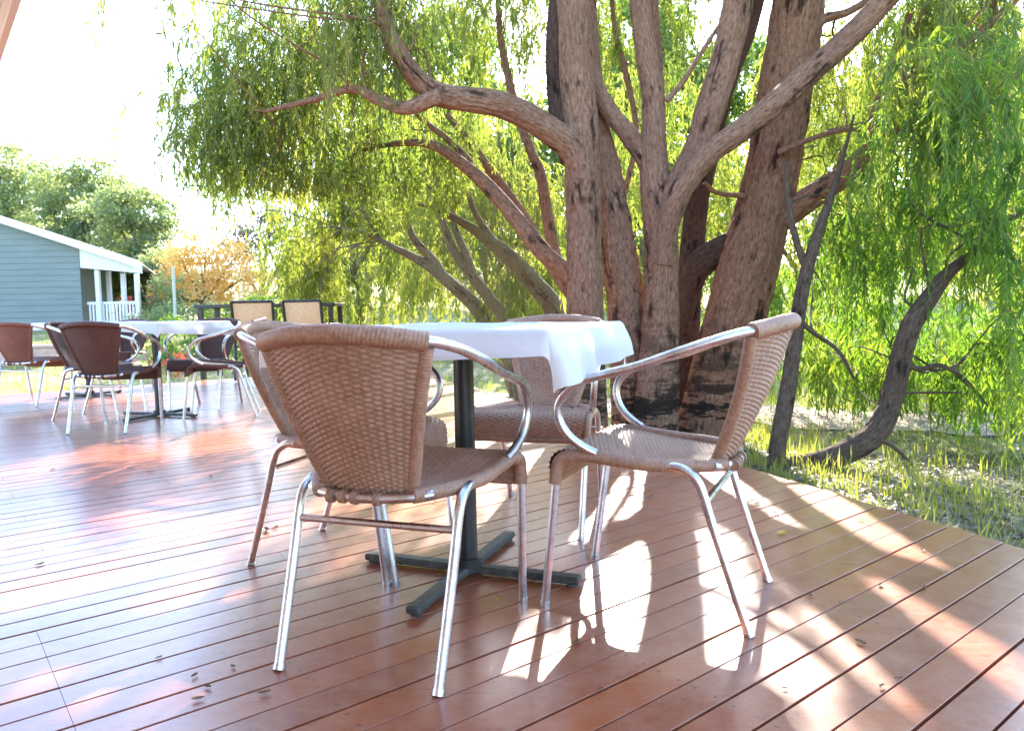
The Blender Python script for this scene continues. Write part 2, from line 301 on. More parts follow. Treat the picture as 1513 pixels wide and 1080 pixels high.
def tube(mb, pts, r, step=.012, seg=12, fn=None, caps=True):
    """pts (n,3) with r scalar, or (n,4) with radius in the last column; fn(theta, s) scales the radius"""
    P = np.asarray(pts, float)
    if P.shape[1] == 3:
        P = np.c_[P, np.full(len(P), r) if np.isscalar(r) else r]
    Q = catmull(P, step=step)
    X, R = Q[:, :3], Q[:, 3]
    T, N, B = frames(X)
    th = np.linspace(0, 2 * np.pi, seg, endpoint=False)
    s = np.concatenate([[0], np.cumsum(np.linalg.norm(np.diff(X, axis=0), axis=1))])
    rr = np.maximum(R, 1e-4)[:, None] * (fn(th[None, :], s[:, None]) if fn else np.ones((1, seg)))
    G = X[:, None] + rr[..., None] * (np.cos(th)[None, :, None] * N[:, None] + np.sin(th)[None, :, None] * B[:, None])
    uu = np.linspace(0, 1, seg + 1)[None, :].repeat(len(X), 0) * 2 * np.pi * float(R.mean())
    uv = np.stack([uu, s[:, None].repeat(seg + 1, 1)], -1)
    mb.grid(G, uv, wrap=True)
    if caps:
        mb.fan(G[0], True); mb.fan(G[-1])
    return mb

def sstep(a, b, x):
    t = np.clip((x - a) / (b - a), 0, 1)
    return t * t * (3 - 2 * t)

# ------------------------------------------------------------------ materials
def mat(name, col, rough=.6, metal=0.0, spec=.5):
    m = bpy.data.materials.new(name)
    m.use_nodes = True
    b = m.node_tree.nodes['Principled BSDF']
    b.inputs['Base Color'].default_value = (*col, 1)
    b.inputs['Roughness'].default_value = rough
    b.inputs['Metallic'].default_value = metal
    b.inputs['Specular IOR Level'].default_value = spec
    return m, m.node_tree, b

def N(t, kind, **kw):
    n = t.nodes.new(kind)
    for k, v in kw.items():
        if k in n.inputs.keys(): n.inputs[k].default_value = v
        else: setattr(n, k, v)
    return n

def coords(t, scale=(1, 1, 1), kind='Object', rot=(0, 0, 0)):
    tc = N(t, 'ShaderNodeTexCoord')
    mp = N(t, 'ShaderNodeMapping')
    mp.inputs['Scale'].default_value = scale
    mp.inputs['Rotation'].default_value = rot
    t.links.new(tc.outputs[kind], mp.inputs[0])
    return mp.outputs[0]

def noise(t, vec, scale=5, detail=5, rough=.55):
    n = N(t, 'ShaderNodeTexNoise')
    n.inputs['Scale'].default_value = scale; n.inputs['Detail'].default_value = detail; n.inputs['Roughness'].default_value = rough
    t.links.new(vec, n.inputs['Vector'])
    return n.outputs['Fac']

def ramp(t, fac, stops):
    r = N(t, 'ShaderNodeValToRGB')
    e = r.color_ramp.elements
    while len(e) < len(stops): e.new(.5)
    for el, (p, c) in zip(e, stops):
        el.position = p; el.color = (*c, 1) if len(c) == 3 else c
    t.links.new(fac, r.inputs[0])
    return r.outputs[0]

def mrange(t, fac, a, b, c, d):
    n = N(t, 'ShaderNodeMapRange')
    for i, v in zip((1, 2, 3, 4), (a, b, c, d)): n.inputs[i].default_value = v
    t.links.new(fac, n.inputs[0])
    return n.outputs[0]

def mixc(t, fac, a, b, blend='MIX'):
    n = N(t, 'ShaderNodeMix', data_type='RGBA', blend_type=blend)
    if isinstance(fac, (int, float)): n.inputs[0].default_value = fac
    else: t.links.new(fac, n.inputs[0])
    for i, v in ((6, a), (7, b)):
        if isinstance(v, tuple): n.inputs[i].default_value = (*v, 1)
        else: t.links.new(v, n.inputs[i])
    return n.outputs[2]

def bump(t, b, h, strength=.4, dist=.01):
    n = N(t, 'ShaderNodeBump')
    n.inputs['Strength'].default_value = strength; n.inputs['Distance'].default_value = dist
    t.links.new(h, n.inputs['Height'])
    t.links.new(n.outputs[0], b.inputs['Normal'])

def noisy(name, stops, scale=6, rough=.7, bumps=.3, dist=.01, stretch=(1, 1, 1), kind='Object', spec=.3, metal=0.0, rvar=.12, rot=(0, 0, 0)):
    m, t, b = mat(name, stops[0][1], rough, metal, spec)
    v = coords(t, stretch, kind, rot)
    f = noise(t, v, scale, 7, .62)
    t.links.new(ramp(t, f, stops), b.inputs['Base Color'])
    if rvar: t.links.new(mrange(t, f, .25, .75, rough - rvar, rough + rvar), b.inputs['Roughness'])
    if bumps: bump(t, b, noise(t, v, scale * 3, 6, .65), bumps, dist)
    return m

M = {}
# deck paint: boards run along 38.7 degrees
m, t, b = mat('deck_paint', (.25, .06, .03), .3)
v = coords(t, (1, 1, 1), 'Object', (0, 0, rad(-38.7)))
mott = noise(t, v, 14, 8, .72)
vs = coords(t, (1.2, 22, 1), 'Object', (0, 0, rad(-38.7)))
big = noise(t, v, 1.3, 4, .6)
grain = noise(t, vs, 4, 6, .65)
speck = noise(t, v, 60, 3, .7)
att = N(t, 'ShaderNodeAttribute', attribute_name='tint')
c1 = ramp(t, grain, [(.3, (.29, .058, .012)), (.5, (.385, .088, .020)), (.72, (.45, .125, .034))])
c2 = mixc(t, mrange(t, big, .5, .72, 0, .55), c1, (.36, .14, .085))
c3 = mixc(t, mrange(t, att.outputs['Fac'], 0, 1, 0, .6), c2, (.17, .05, .027))
c4 = mixc(t, mrange(t, speck, .66, .74, 0, .5), c3, (.10, .05, .035))
c5 = mixc(t, mrange(t, mott, .40, .66, 0, .7), c4, (.40, .17, .10))
spk = noise(t, v, 150, 2, .5)
c5 = mixc(t, mrange(t, spk, .72, .76, 0, .6), c5, (.55, .38, .28))
sx = N(t, 'ShaderNodeSeparateXYZ'); t.links.new(v, sx.inputs[0])
def cell(out, period, shift):
    q = N(t, 'ShaderNodeMath', operation='WRAP'); t.links.new(out, q.inputs[0]); q.inputs[1].default_value = shift + period / 2; q.inputs[2].default_value = shift - period / 2
    d = N(t, 'ShaderNodeMath', operation='SUBTRACT'); t.links.new(q.outputs[0], d.inputs[0]); d.inputs[1].default_value = shift
    return d.outputs[0]
hy = N(t, 'ShaderNodeVectorMath', operation='LENGTH'); cb = N(t, 'ShaderNodeCombineXYZ')
t.links.new(cell(sx.outputs[0], .6, .022), cb.inputs[0])
ay_ = N(t, 'ShaderNodeMath', operation='ABSOLUTE'); t.links.new(cell(sx.outputs[1], .0955, .625), ay_.inputs[0])
ay2 = N(t, 'ShaderNodeMath', operation='SUBTRACT'); t.links.new(ay_.outputs[0], ay2.inputs[0]); ay2.inputs[1].default_value = .026
t.links.new(ay2.outputs[0], cb.inputs[1]); t.links.new(cb.outputs[0], hy.inputs[0])
c5 = mixc(t, mrange(t, hy.outputs['Value'], .0052, .0040, 0, .75), c5, (.07, .045, .035))
t.links.new(c5, b.inputs['Base Color'])
mx = N(t, 'ShaderNodeMath', operation='ADD'); t.links.new(mrange(t, big, .3, .7, .27, .40), mx.inputs[0]); t.links.new(mrange(t, grain, .3, .7, -.03, .07), mx.inputs[1])
t.links.new(mx.outputs[0], b.inputs['Roughness'])
b.inputs['Specular IOR Level'].default_value = .5
b.inputs['Coat Weight'].default_value = .68
b.inputs['Coat Roughness'].default_value = .22
bump(t, b, grain, .12, .003)
M['deck'] = m
M['dark_wood'] = noisy('joist_wood', [(.3, (.05, .03, .02)), (.7, (.09, .06, .045))], 8)

# rattan
def wicker(name, a, bcol):
    m, t, b = mat(name, a, .45, 0, .4)
    f = noise(t, coords(t, (1, 1, 1)), 90, 4, .7)
    g = noise(t, coords(t, (1, 1, 1)), 7, 3, .6)
    c = ramp(t, f, [(.3, a), (.7, bcol)])
    c = mixc(t, mrange(t, g, .45, .7, 0, .45), c, (bcol[0] * 1.25, bcol[1] * 1.3, bcol[2] * 1.4))
    t.links.new(c, b.inputs['Base Color'])
    t.links.new(mrange(t, f, .3, .7, .36, .56), b.inputs['Roughness'])
    bump(t, b, f, .25, .002)
    return m
M['wicker'] = wicker('brown_rattan', (.25, .128, .08), (.44, .265, .178))
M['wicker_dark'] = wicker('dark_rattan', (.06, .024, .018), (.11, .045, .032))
M['wicker_red'] = wicker('reddish_rattan', (.15, .055, .032), (.25, .10, .06))
m, t, b = mat('aluminium', (.72, .72, .73), .27, 1.0)
f = noise(t, coords(t), 30, 5, .7)
t.links.new(mrange(t, f, .3, .7, .2, .42), b.inputs['Roughness'])
t.links.new(ramp(t, noise(t, coords(t), 14, 6, .7), [(.35, (.50, .49, .48)), (.55, (.74, .74, .75))]), b.inputs['Base Color'])
bump(t, b, f, .05, .002)
M['alu'] = m
M['black_iron'] = noisy('black_iron', [(.35, (.012, .012, .013)), (.62, (.03, .03, .03)), (.8, (.11, .10, .09))], 18, .38, .3, .003, spec=.5)
M['worn_iron'] = noisy('worn_iron', [(.3, (.022, .022, .02)), (.55, (.06, .06, .055)), (.75, (.17, .155, .13))], 22, .5, .5, .004, spec=.5)
M['table_top'] = noisy('table_board', [(.3, (.10, .06, .04)), (.7, (.16, .10, .07))], 8, .5)

m, t, b = mat('white_cloth', (.82, .82, .83), .85, 0, .15)
v = coords(t)
ad = N(t, 'ShaderNodeMath', operation='MULTIPLY_ADD'); ad.inputs[1].default_value = .12
t.links.new(noise(t, v, 520, 2, .5), ad.inputs[0]); t.links.new(noise(t, v, 13, 7, .62), ad.inputs[2])
bump(t, b, ad.outputs[0], .4, .012)
tr = N(t, 'ShaderNodeBsdfTranslucent'); tr.inputs[0].default_value = (.8, .82, .86, 1)
ms = N(t, 'ShaderNodeMixShader'); ms.inputs[0].default_value = .22
t.links.new(b.outputs[0], ms.inputs[1]); t.links.new(tr.outputs[0], ms.inputs[2])
t.links.new(ms.outputs[0], t.nodes['Material Output'].inputs[0])
M['cloth'] = m

def leafmat(name, dark, mid, lite, trans=.5, tcol=(2.3, 2.1, .6), scale=.9, haze=None):
    m, t, b = mat(name, mid, .48, 0, .35)
    att = N(t, 'ShaderNodeAttribute', attribute_name='tint')
    f = noise(t, coords(t), scale, 4, .6)
    ad = N(t, 'ShaderNodeMath', operation='MULTIPLY_ADD'); ad.inputs[1].default_value = .55
    t.links.new(att.outputs['Fac'], ad.inputs[0]); t.links.new(mrange(t, f, .3, .7, 0, .5), ad.inputs[2])
    c = ramp(t, ad.outputs[0], [(.15, dark), (.5, mid), (.85, lite)])
    t.links.new(c, b.inputs['Base Color'])
    tr = N(t, 'ShaderNodeBsdfTranslucent')
    t.links.new(mixc(t, 1.0, c, tcol, 'MULTIPLY'), tr.inputs[0])
    ms = N(t, 'ShaderNodeMixShader'); ms.inputs[0].default_value = trans
    t.links.new(b.outputs[0], ms.inputs[1]); t.links.new(tr.outputs[0], ms.inputs[2])
    t.links.new(ms.outputs[0], t.nodes['Material Output'].inputs[0])
    return m
M['leaf'] = leafmat('willow_leaf', (.075, .12, .045), (.14, .195, .06), (.25, .26, .09), .55, (2.1, 2.0, .75))
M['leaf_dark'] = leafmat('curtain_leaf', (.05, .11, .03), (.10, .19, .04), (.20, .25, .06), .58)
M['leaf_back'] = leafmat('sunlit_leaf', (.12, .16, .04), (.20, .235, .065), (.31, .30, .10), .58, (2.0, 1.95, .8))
M['leaf_far'] = leafmat('gum_leaf', (.11, .15, .09), (.20, .24, .13), (.31, .33, .17), .55, (1.9, 1.9, 1.1), .35)  # greens and translucent tint lightened to put distance haze into the colour
M['leaf_autumn'] = leafmat('autumn_leaf', (.60, .40, .10), (.76, .56, .19), (.80, .68, .38), .5, (1.4, 1.15, .8), .6)
M['leaf_shrub'] = leafmat('shrub_leaf', (.07, .13, .03), (.14, .22, .05), (.22, .28, .08), .4, (1.6, 1.6, .7), .6)
M['leaf_red'] = leafmat('flower_petal', (.45, .05, .03), (.6, .12, .05), (.7, .3, .2), .4, (1.3, 1, 1), 3)
M['grass'] = leafmat('grass_blade', (.13, .17, .03), (.22, .26, .05), (.40, .38, .14), .5, (1.5, 1.5, .6), .7)
M['litter'] = leafmat('dry_litter', (.09, .07, .05), (.17, .14, .10), (.31, .27, .20), .2, (1.2, 1.1, .9), 2)  # browns darkened: the shade along the deck edge is put into the colour
M['leaf_fallen_y'] = leafmat('yellow_leaf', (.5, .3, .03), (.62, .42, .05), (.7, .5, .1), .3, (1.2, 1.1, .8), 3)
M['leaf_fallen_b'] = leafmat('brown_leaf', (.12, .07, .035), (.2, .12, .06), (.3, .2, .1), .2, (1.2, 1.1, .8), 3)

def barkmat(name, a, bcol, d, char=False):
    m, t, b = mat(name, a, .85, 0, .2)
    vu = coords(t, (1, .22, 1), 'UV')
    f = noise(t, vu, 78, 10, .8)
    g = noise(t, coords(t, (1, 1, .35)), 3.2, 5, .6)
    k = noise(t, coords(t, (1, .3, 1), 'UV'), 9, 6, .65)
    c = ramp(t, f, [(.34, d), (.46, a), (.66, bcol)])
    c = mixc(t, mrange(t, g, .48, .75, 0, .5), c, (a[0] * .55, a[1] * .5, a[2] * .5))
    c = mixc(t, mrange(t, k, .56, .64, 0, .9), c, (d[0] * .7, d[1] * .6, d[2] * .6))
    if char:    # fire-charred bands and streaks low on the stem
        tc = N(t, 'ShaderNodeTexCoord'); sp = N(t, 'ShaderNodeSeparateXYZ'); t.links.new(tc.outputs['Object'], sp.inputs[0])
        w = N(t, 'ShaderNodeMath', operation='MULTIPLY'); t.links.new(mrange(t, sp.outputs[2], 1.15, .35, 0, 1), w.inputs[0])
        t.links.new(mrange(t, noise(t, coords(t, (.5, .5, 2.2)), 3.4, 7, .7), .49, .525, 0, .95), w.inputs[1])
        c = mixc(t, w.outputs[0], c, (.02, .015, .012))
    t.links.new(c, b.inputs['Base Color'])
    ad = N(t, 'ShaderNodeMath', operation='MULTIPLY_ADD'); ad.inputs[1].default_value = .5
    t.links.new(k, ad.inputs[0]); t.links.new(f, ad.inputs[2])
    bump(t, b, ad.outputs[0], .9, .03)
    return m
M['bark'] = barkmat('fibrous_bark', (.28, .142, .085), (.51, .325, .22), (.04, .02, .014), True)
M['bark_red'] = barkmat('peeling_bark', (.265, .125, .068), (.49, .285, .17), (.035, .016, .01), True)
M['bark_dark'] = barkmat('dark_bark', (.12, .08, .055), (.24, .17, .12), (.035, .024, .018))  # dark brown bark of the small tree with the bowed stem
M['bark_far'] = barkmat('far_bark', (.20, .155, .09), (.34, .28, .18), (.07, .05, .03))  # paler olive: the olive light on these limbs is put into the colour
M['bark_char'] = barkmat('charred_bark', (.075, .042, .03), (.17, .10, .07), (.02, .012, .009))

M['stem'] = noisy('green_stem', [(.3, (.12, .13, .05)), (.7, (.2, .18, .08))], 8, .7)
M['white_paint'] = noisy('white_paint', [(.3, (.72, .71, .68)), (.7, (.82, .81, .79))], 5, .55, .1, .003)
M['pink_paint'] = noisy('eave_paint', [(.3, (.72, .72, .76)), (.7, (.80, .80, .84))], 5, .55, .15, .004)
M['roof_metal'] = noisy('roof_metal', [(.3, (.45, .44, .43)), (.7, (.58, .57, .55))], 4, .45, .1, .003)
M['weatherboard'] = noisy('blue_grey_boards', [(.3, (.165, .195, .18)), (.5, (.195, .225, .21)), (.75, (.235, .262, .245))], 2.2, .65, .2, .004, (.5, 1, 4))
M['sling'] = noisy('beige_sling', [(.3, (.66, .43, .22)), (.7, (.78, .54, .31))], 30, .7, .3, .002)
M['red_plastic'] = noisy('red_plastic', [(.3, (.5, .07, .05)), (.7, (.6, .12, .08))], 10, .45)
M['pole'] = noisy('pole_paint', [(.3, (.42, .46, .40)), (.7, (.55, .58, .5))], 10, .5)
M['brick'] = noisy('pink_masonry', [(.3, (.45, .28, .24)), (.7, (.58, .42, .37))], 7, .8, .5, .01)
M['wire'] = mat('wire_rubber', (.05, .05, .05), .6)[0]

m, t, b = mat('garden_ground', (.3, .25, .17), .95, 0, .1)
v = coords(t)
a1 = noise(t, v, .55, 6, .6); a2 = noise(t, v, 5, 8, .7); a3 = noise(t, v, 38, 5, .75)
c = ramp(t, a1, [(.40, (.20, .23, .06)), (.52, (.32, .30, .12)), (.62, (.46, .38, .22)), (.75, (.52, .42, .29))])
c = mixc(t, mrange(t, a2, .45, .65, 0, .6), c, (.20, .16, .10))
c = mixc(t, mrange(t, a3, .5, .7, 0, .6), c, (.52, .45, .34))
t.links.new(c, b.inputs['Base Color'])
bump(t, b, a3, .8, .03)
M['ground'] = m
M['sand'] = noisy('pale_sand', [(.3, (.34, .25, .17)), (.5, (.46, .35, .245)), (.75, (.56, .45, .34))], 3, .95, .5, .02)

# ------------------------------------------------------------------ ground
A_B = rad(38.7)
UB = np.array([math.cos(A_B), math.sin(A_B)]); VB = np.array([-math.sin(A_B), math.cos(A_B)])
def uv2xy(u, v): return UB * u + VB * v
def edge_u(v): return 2.48 + .315 * v
V_MAX = 9.55
def on_deck(x, y):
    u = x * UB[0] + y * UB[1]; v = x * VB[0] + y * VB[1]
    return (u < edge_u(v)) & (v < V_MAX)

def gz(x, y):
    x = np.asarray(x, float); y = np.asarray(y, float)
    z = -.30 + .75 * sstep(9, 20, y) * sstep(2, -5, x) + .35 * sstep(9, 24, y) * sstep(-2, 4, x)
    z = z + .05 * np.sin(x * 1.3 + y * .7) * np.sin(y * 1.1 - x * .4)
    return z + 1.6 * sstep(26, 70, np.hypot(x, y)) + 14 * sstep(60, 300, np.hypot(x, y))
ax = np.concatenate([-np.geomspace(400, 12, 26), np.linspace(-11.5, 11.5, 93), np.geomspace(12, 400, 26)])
ay = np.concatenate([-np.geomspace(400, 8, 14), np.linspace(-7.5, 24, 106), np.geomspace(25, 400, 24)])
GX, GY = np.meshgrid(ax, ay, indexing='ij')
gm = MB(); gm.grid(np.stack([GX, GY, gz(GX, GY)], -1))
tag(gm.build('ground', M['ground']), kind='structure')

pts = np.array([(-1.6, 10.6), (.3, 8.6), (2.0, 7.6), (3.4, 6.9), (5.2, 6.3), (9, 5.6), (14, 5.2)])
cl = catmull(pts, step=.25)
tg = np.gradient(cl, axis=0); tg /= np.linalg.norm(tg, axis=1)[:, None]; nr = np.c_[-tg[:, 1], tg[:, 0]]
w = np.linspace(-.62, .62, 9)
rag = 1 + .16 * np.sin(np.arange(len(cl)) * .9) + .1 * np.sin(np.arange(len(cl)) * 2.3)
PX = cl[:, None, :] + nr[:, None, :] * w[None, :, None] * rag[:, None, None]
pm = MB(); pm.grid(np.concatenate([PX, (gz(PX[..., 0], PX[..., 1]) + .012)[..., None]], -1))
tag(pm.build('path', M['sand']), kind='structure')

# ------------------------------------------------------------------ deck
dk = MB(); tints = []
pitch, gap = .0955, .0058
off0 = .6250 - pitch / 2
k0 = int(math.floor((-3.2 - off0) / pitch)); k1 = int((V_MAX - off0) / pitch)
for k in range(k0, k1):
    v0 = off0 + k * pitch + gap / 2 + RNG.normal(0, .0006); v1 = off0 + (k + 1) * pitch - gap / 2
    dz = RNG.normal(0, .0005)
    uL = -2.55
    q0 = .196 if v0 < 2.15 else .3 + .6 * ((k * 7) % 5)
    joints = [q0 + 3.0 * j for j in range(-1, 3)]
    ends = [uL] + [j for j in joints if uL + .3 < j < edge_u(v0) - .3] + [None]
    for a, b_ in zip(ends[:-1], ends[1:]):
        A0 = a + (.0005 if a != uL else 0)
        e = RNG.normal(0, .006)
        B0, B1 = (edge_u(v0) + e, edge_u(v1) + e) if b_ is None else (b_ - .0005, b_ - .0005)
        bv = .0009
        prof = [(v0, -.026), (v0, -bv), (v0 + bv * .4, -bv * .3), (v0 + bv, 0), (v1 - bv, 0), (v1 - bv * .4, -bv * .3), (v1, -bv), (v1, -.026)]
        nseg = max(2, int((B0 - A0) / .3))
        ts = np.linspace(0, 1, nseg)
        wob = np.cumsum(RNG.normal(0, .0006, nseg)) * .5
        G = np.zeros((nseg, len(prof), 3))
        for j, (vv, zz) in enumerate(prof):
            uu = A0 + ts * ((B0 + (B1 - B0) * (vv - v0) / (v1 - v0)) - A0)
            G[:, j, :2] = uu[:, None] * UB + (vv + wob)[:, None] * VB
            G[:, j, 2] = zz + dz
        dk.grid(G)
        for side, fl in ((0, True), (-1, False)):
            R_ = G[side]; n0 = dk.n
            dk.quads(R_, [[0, 1, 6, 7], [1, 2, 5, 6], [2, 3, 4, 5]])
        tints += [RNG.random()] * (nseg * len(prof) + 16)
deck = dk.build('deck', M['deck'], col=tints, smooth=False)
tag(deck, 'red-brown painted timber deck of long narrow boards', 'deck', kind='structure')
jb = MB()
def uvbox(mb, u0, u1, v0, v1, z0, z1, bev=0.0):
    Mx = Matrix.Rotation(A_B, 4, 'Z')
    mb.box((u0, v0, z0), (u1, v1, z1), bev, Mx)
for u in np.arange(-2.4, 2.2, .6):
    uvbox(jb, u, u + .045, max(-3.1, (u + .1 - 2.48) / .315 + .1), 9.4, -.14, -.028)
jb.build('joist', M['dark_wood'], deck, smooth=False)

# ------------------------------------------------------------------ wicker armchair
def woven(fn, ribs, rows, amp, sub=4, thick=.004):
    """woven sheet: fn(u in -1..1, v in 0..1) -> xyz ; raised strands over and under the ribs"""
    nu, nv = ribs * sub + 1, rows * sub + 1
    u = np.linspace(-1, 1, nu); v = np.linspace(0, 1, nv)
    U_, V_ = np.meshgrid(u, v, indexing='ij')
    P = fn(U_, V_)
    du = np.gradient(P, axis=0); dv = np.gradient(P, axis=1)
    n = np.cross(du, dv); n /= np.linalg.norm(n, axis=-1)[..., None] + 1e-9
    row = V_ * rows; i = np.floor(np.minimum(row, rows - 1e-6))
    prof = np.abs(np.sin(np.pi * row)) ** .6
    s = np.cos(np.pi * ribs * (U_ + 1) / 2 + np.pi * i)
    rib = np.abs(np.cos(np.pi * ribs * (U_ + 1) / 2)) ** 3
    h = amp * (prof * (.25 + .75 * s) + .35 * rib)
    mb = MB()
    mb.grid(P + n * (h + thick)[..., None])
    h2 = amp * (prof * (.25 - .75 * s) + .35 * rib)
    mb.grid(P - n * (h2 + thick)[..., None], flip=True)
    return mb

def wrapped(mb, pts, r, seg=12, pitch=.0075, depth=.07):
    ph = random.random() * 6
    def fn(th, s):
        x = (s + th / (2 * np.pi) * pitch) / pitch
        return 1 - depth + depth * 1.6 * np.abs(np.sin(np.pi * x)) ** .7 + .02 * np.sin(s * 60 + ph) + 0 * th
    return tube(mb, pts, r, step=pitch / 4, seg=seg, fn=fn)

def back_fn(U_, V_):
    s = V_
    w = .102 + .091 * s ** .95
    y = -.185 - .148 * s - .012 * np.sin(np.pi * s) + U_ ** 2 * (.022 + .05 * s)
    z = .398 + .352 * s - .020 * U_ ** 2 * s
    return np.stack([U_ * w, y, z], -1)

def seat_half(y):
    return np.interp(y, [-.2, -.15, -.08, 0, .1, .25], [.106, .150, .189, .209, .218, .220])
SP = catmull(np.array([(-.188, .398), (-.12, .396), (-.02, .399), (.08, .410), (.15, .420), (.195, .423), (.226, .412), (.240, .385), (.240, .340)]), n=12)
def seat_fn(U_, V_):
    s = np.concatenate([[0], np.cumsum(np.linalg.norm(np.diff(SP, axis=0), axis=1))]); s /= s[-1]
    y = np.interp(V_, s, SP[:, 0]); z = np.interp(V_, s, SP[:, 1])
    w = seat_half(y) - .012 * sstep(.85, 1, V_)
    sag = .016 * (1 - U_ ** 2) * np.sin(np.pi * np.clip(V_ / .8, 0, 1))
    return np.stack([U_ * w, y, z - sag], -1)

def make_chair():
    root = empty('wicker_armchair')
    W, AL = M['wicker'], M['alu']
    seat = woven(seat_fn, 26, 74, .0022).build('seat', W, root)
    rim = MB()
    for sx in (-1, 1):
        pts = [(sx * seat_half(y), y, z) for y, z in ((-.19, .396), (-.15, .398), (-.08, .400), (0, .402), (.08, .410), (.15, .416), (.185, .414))]
        wrapped(rim, pts, .0165)
    wrapped(rim, [(-.205, .240, .338), (0, .244, .336), (.205, .240, .338)], .010)
    rim.build('seat_rim', W, seat)
    back = woven(back_fn, 17, 62, .0042).build('backrest', W, root)
    tr = MB()
    uu = np.linspace(-1, 1, 9)
    top = [back_fn(np.array(u), np.array(1.0)) for u in uu]
    wrapped(tr, top, .0205, seg=14, pitch=.0085)
    tr.build('top_rail', W, back)
    for sx in (-1, 1):
        sd = MB()
        wrapped(sd, [back_fn(np.array(sx * 1.0), np.array(v)) for v in (.0, .2, .4, .6, .8, .97)], .0150)
        sd.build('side_wrap', W, back)
    bar = MB()
    tube(bar, [(-.152, -.166, .397), (-.106, -.190, .392), (0, -.205, .388), (.106, -.190, .392), (.152, -.166, .397)], .0115)
    bb = bar.build('back_bar', AL, root)
    for x0 in (-.085, -.055, -.025, .03):
        tw = MB()
        wrapped(tw, [(x0, -.2035, .3885), (x0 + .014, -.2045, .388)], .0150, pitch=.006)
        tw.build('binding', W, bb)
    for sx in (-1, 1):
        a = MB()
        tube(a, [(sx * x, y, z) for x, y, z in ((.176, -.276, .732), (.203, -.248, .729), (.230, -.188, .713), (.247, -.10, .684), (.254, -.01, .652), (.257, .07, .631), (.256, .135, .613),
              (.254, .180, .585), (.251, .204, .548), (.247, .203, .508), (.240, .180, .468), (.231, .145, .440), (.221, .115, .424))], .0118, seg=14)
        a.build('armrest', AL, root)
        l = MB()
        tube(l, [(sx * x, y, z) for x, y, z in ((.218, .17, .412), (.222, .195, .409), (.223, .214, .396), (.2225, .222, .370), (.222, .226, .33), (.215, .246, .17), (.208, .267, .004))], .0112)
        tube(l, [(sx * .208, .267, 0.0), (sx * .2082, .2665, .012)], .0128)
        lo = l.build('leg', AL, root)
        lw = MB()
        wrapped(lw, [(sx * x, y, z) for x, y, z in ((.219, .165, .413), (.2225, .196, .409), (.2232, .2145, .396), (.2226, .2225, .370), (.222, .226, .338))], .0165)
        lw.build('leg_wrap', W, lo)
        l = MB()
        tube(l, [(sx * x, y, z) for x, y, z in ((.200, -.060, .400), (.201, -.095, .398), (.202, -.128, .380), (.2015, -.148, .345), (.200, -.180, .24), (.195, -.258, .004))], .0115)
        tube(l, [(sx * .195, -.260, 0.0), (sx * .1953, -.2545, .012)], .0130)
        l.build('leg', AL, root)
    st = MB(); tube(st, [(-.199, -.156, .318), (.199, -.156, .318)], .0085, step=.05)
    st.build('stretcher', AL, root)
    return root

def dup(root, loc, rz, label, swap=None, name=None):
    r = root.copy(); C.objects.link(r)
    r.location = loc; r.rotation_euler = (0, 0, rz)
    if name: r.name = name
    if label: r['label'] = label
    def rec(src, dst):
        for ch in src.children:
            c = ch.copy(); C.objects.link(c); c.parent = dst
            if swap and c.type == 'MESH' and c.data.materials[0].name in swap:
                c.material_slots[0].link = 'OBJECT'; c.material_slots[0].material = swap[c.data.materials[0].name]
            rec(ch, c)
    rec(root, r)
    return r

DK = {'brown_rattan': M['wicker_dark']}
chairs = [
 (-.265, 1.7909, -18.9, 'brown wicker armchair nearest the camera, its woven backrest turned to us', None),
 (.4069, 2.0197, 64.7, 'brown wicker armchair seen from the side, in front of the big leaning trunk', None),
 (-.53, 2.40, -110, 'brown wicker armchair mostly hidden behind the backrest of the nearest armchair', None),
 (.10, 2.82, 164, 'wicker armchair on the far side of the nearest table, facing us', None),
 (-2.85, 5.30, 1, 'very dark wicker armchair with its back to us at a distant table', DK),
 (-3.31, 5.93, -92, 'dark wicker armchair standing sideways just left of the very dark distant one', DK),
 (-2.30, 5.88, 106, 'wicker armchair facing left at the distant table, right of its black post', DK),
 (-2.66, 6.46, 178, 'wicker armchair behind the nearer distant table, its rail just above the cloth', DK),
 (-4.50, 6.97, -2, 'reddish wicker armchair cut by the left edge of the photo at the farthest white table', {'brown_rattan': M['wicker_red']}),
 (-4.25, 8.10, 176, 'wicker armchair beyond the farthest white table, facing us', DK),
]
proto = make_chair()
for i, (x, y, a, lab, sw) in enumerate(chairs):
    if i == 0:
        o = proto; o.location = (x, y, 0); o.rotation_euler = (0, 0, rad(a))
        tag(o, lab, 'chair', 'wicker armchairs around the cloth covered tables')
    else:
        dup(proto, (x, y, 0), rad(a), lab, sw)

